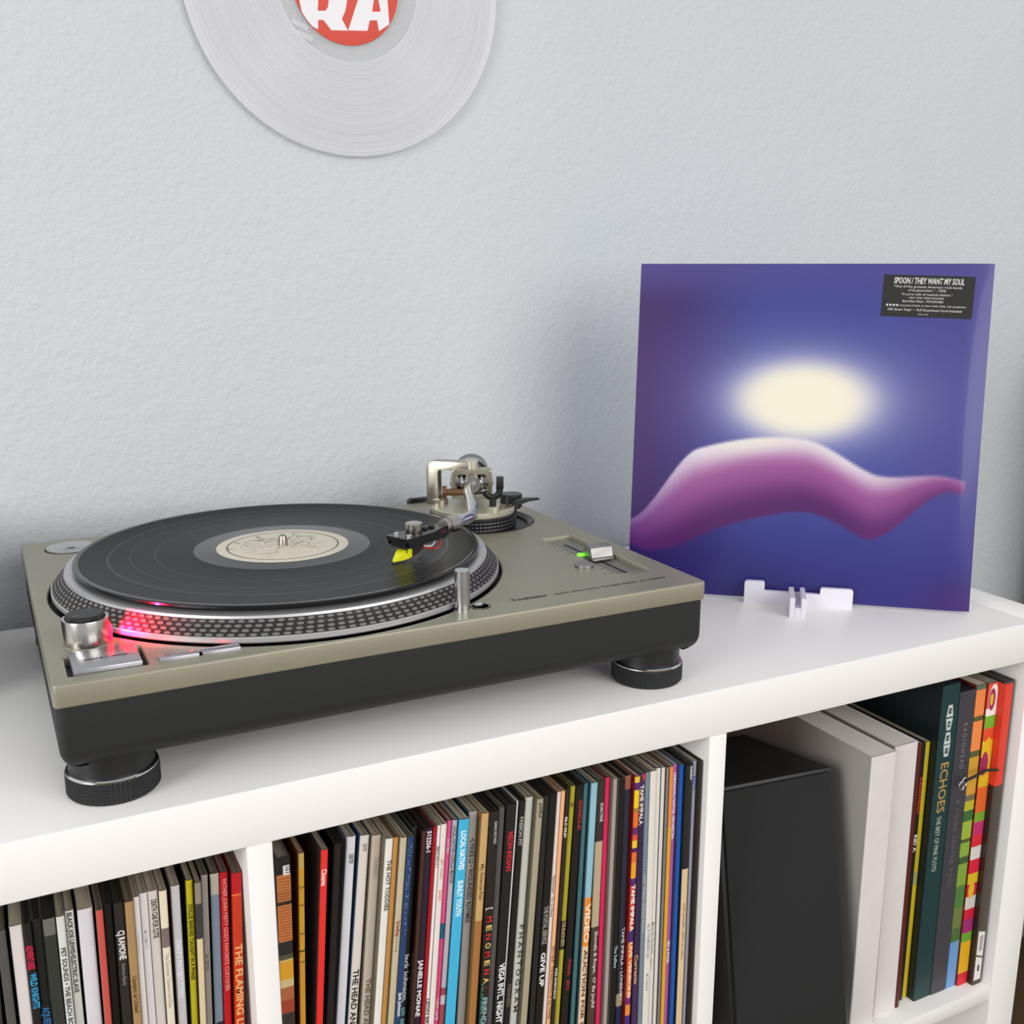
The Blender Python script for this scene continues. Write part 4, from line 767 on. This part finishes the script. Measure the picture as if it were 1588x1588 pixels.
lathe('centre_label', [(3.7, 1.05), (50.2, 1.05), (50.4, 1.15), (50, 1.25), (3.7, 1.25), (3.7, 1.05)], mat('label_red', 'cf3d26', .5), wr, (-2.2, -2.4, 0), seg=96)
def rel(P): return [(x-203, z-564.5) for x, z in P]
cxl, czl = -2.2, -2.4
def cl(P):
    out = []
    for x, z in P:
        d = math.hypot(x-cxl, z-czl); k = min(1, 49.9/d); out.append((cxl+(x-cxl)*k, czl+(z-czl)*k))
    return out
Rout = rel([(156.4, 600), (156.4, 545.8), (156.3, 534.5), (161, 528), (165.2, 522.2), (172.8, 522.7), (173.2, 530.8), (178.1, 531.3), (185.3, 523.3), (201.2, 524.4), (195.6, 533.8), (199.3, 541.1), (201.4, 551), (201, 562), (196, 568), (201, 576), (200, 590), (190, 600)])
Rh1 = rel([(173.8, 545.8), (173.1, 538.5), (180.3, 539.2), (183.0, 542.9), (184, 550), (182, 556), (174, 556)]); Rh2 = rel([(174, 574), (182, 574), (185, 580), (182, 587), (174, 587)])
Aout = rel([(211.7, 551.7), (201.4, 524.6), (220.1, 526.0), (222.6, 535.2), (229.8, 536.1), (231.4, 526.8), (250, 528), (240, 565), (232, 600), (222, 600)]); Ah = rel([(225.1, 542.9), (233.6, 543.8), (229.5, 565)])
for nm, P in (('label_letter', [cl(Rout), Rh1, Rh2]), ('label_letter', [cl(Aout), Ah])): flat(nm, P, .1, mat('ink_e6e2e4', 'e6e2e4', .5), wr, (0, 0, 1.32))
lathe('spindle_pin', [(0, 1.2), (3.4, 1.2), (3.4, 2.6), (0, 2.8)], wp, wr, (0, 0, 0), seg=24)
mn = thing('record_mount', 'white plastic wall clip seen through the clear record beside its red label', 'wall mount', (203, 414.8, 562))
box('back_disc', -30, 30, -3.5, 0, -30, 30, wp, mn, bev=1)
for dx, dz, s in ((-46, -36, .55), (-42, -45, .55)): box('clip_bar', -8, 8, -4.5, 0, -2.6, 2.6, wp, mn, bev=.6, loc=(dx, 0, dz), rot=(0, -s*.0+.38, 0))
cyl_between('peg', (0, 0, 2.5), (0, -9, 2.5), 3.2, wp, mn)

# ------------------------------------------------------------------ unseen chair added right of the bookcase to shade the lower wall
ch = thing('shade_chair', 'unseen brown upholstered chair added right of the bookcase to shade the wall', 'shade_chair', (1545, -35, FLOOR))
fab = mat('chair_fabric', '4a3a2a', .9, noise=.25, nscale=300, bump=.4, bscale=900); leg = mat('chair_wood', '3a2616', .4)
box('seat', -300, 300, -420, 330, 260, 440, fab, ch, bev=40, seg=4)
box('backrest', -330, 330, 250, 420, 380, 1010, fab, ch, bev=50, seg=4)
for s in (-1, 1):
    box('armrest', 300*s-55, 300*s+55, -430, 300, 200, 620, fab, ch, bev=40, seg=4)
    for y in (-380, 360): tube('leg', [(290*s, y, 0), (280*s, y*.95, 270)], [16, 24], leg, ch, 12)

# ------------------------------------------------------------------ unseen low box added left of the turntable to darken the wall behind
s2 = thing('shade_amp', 'unseen low black stereo box added left of the turntable to shade the wall', 'shade_amp', (-345, 298, 0))
box('case', -165, 165, -80, 80, 12, 112, mat('speaker_vinyl', '1b1b1b', .5), s2, bev=2)
box('front_panel', -163, 163, -84, -79, 13, 111, mat('amp_panel', '2a2a2a', .35, .5), s2, bev=1)
for x, r in ((-90, 22), (20, 12), (60, 12), (110, 12)): cyl_between('knob', (x, -84, 62), (x, -102, 62), r, blk, s2, 32)
for x in (-140, 140):
    for y in (-60, 60): lathe('rubber_foot', [(0, 0), (14, 0), (15, 12.2), (0, 12.2)], mat('rubber', '151515', .8), s2, (x, y, 0), seg=24)
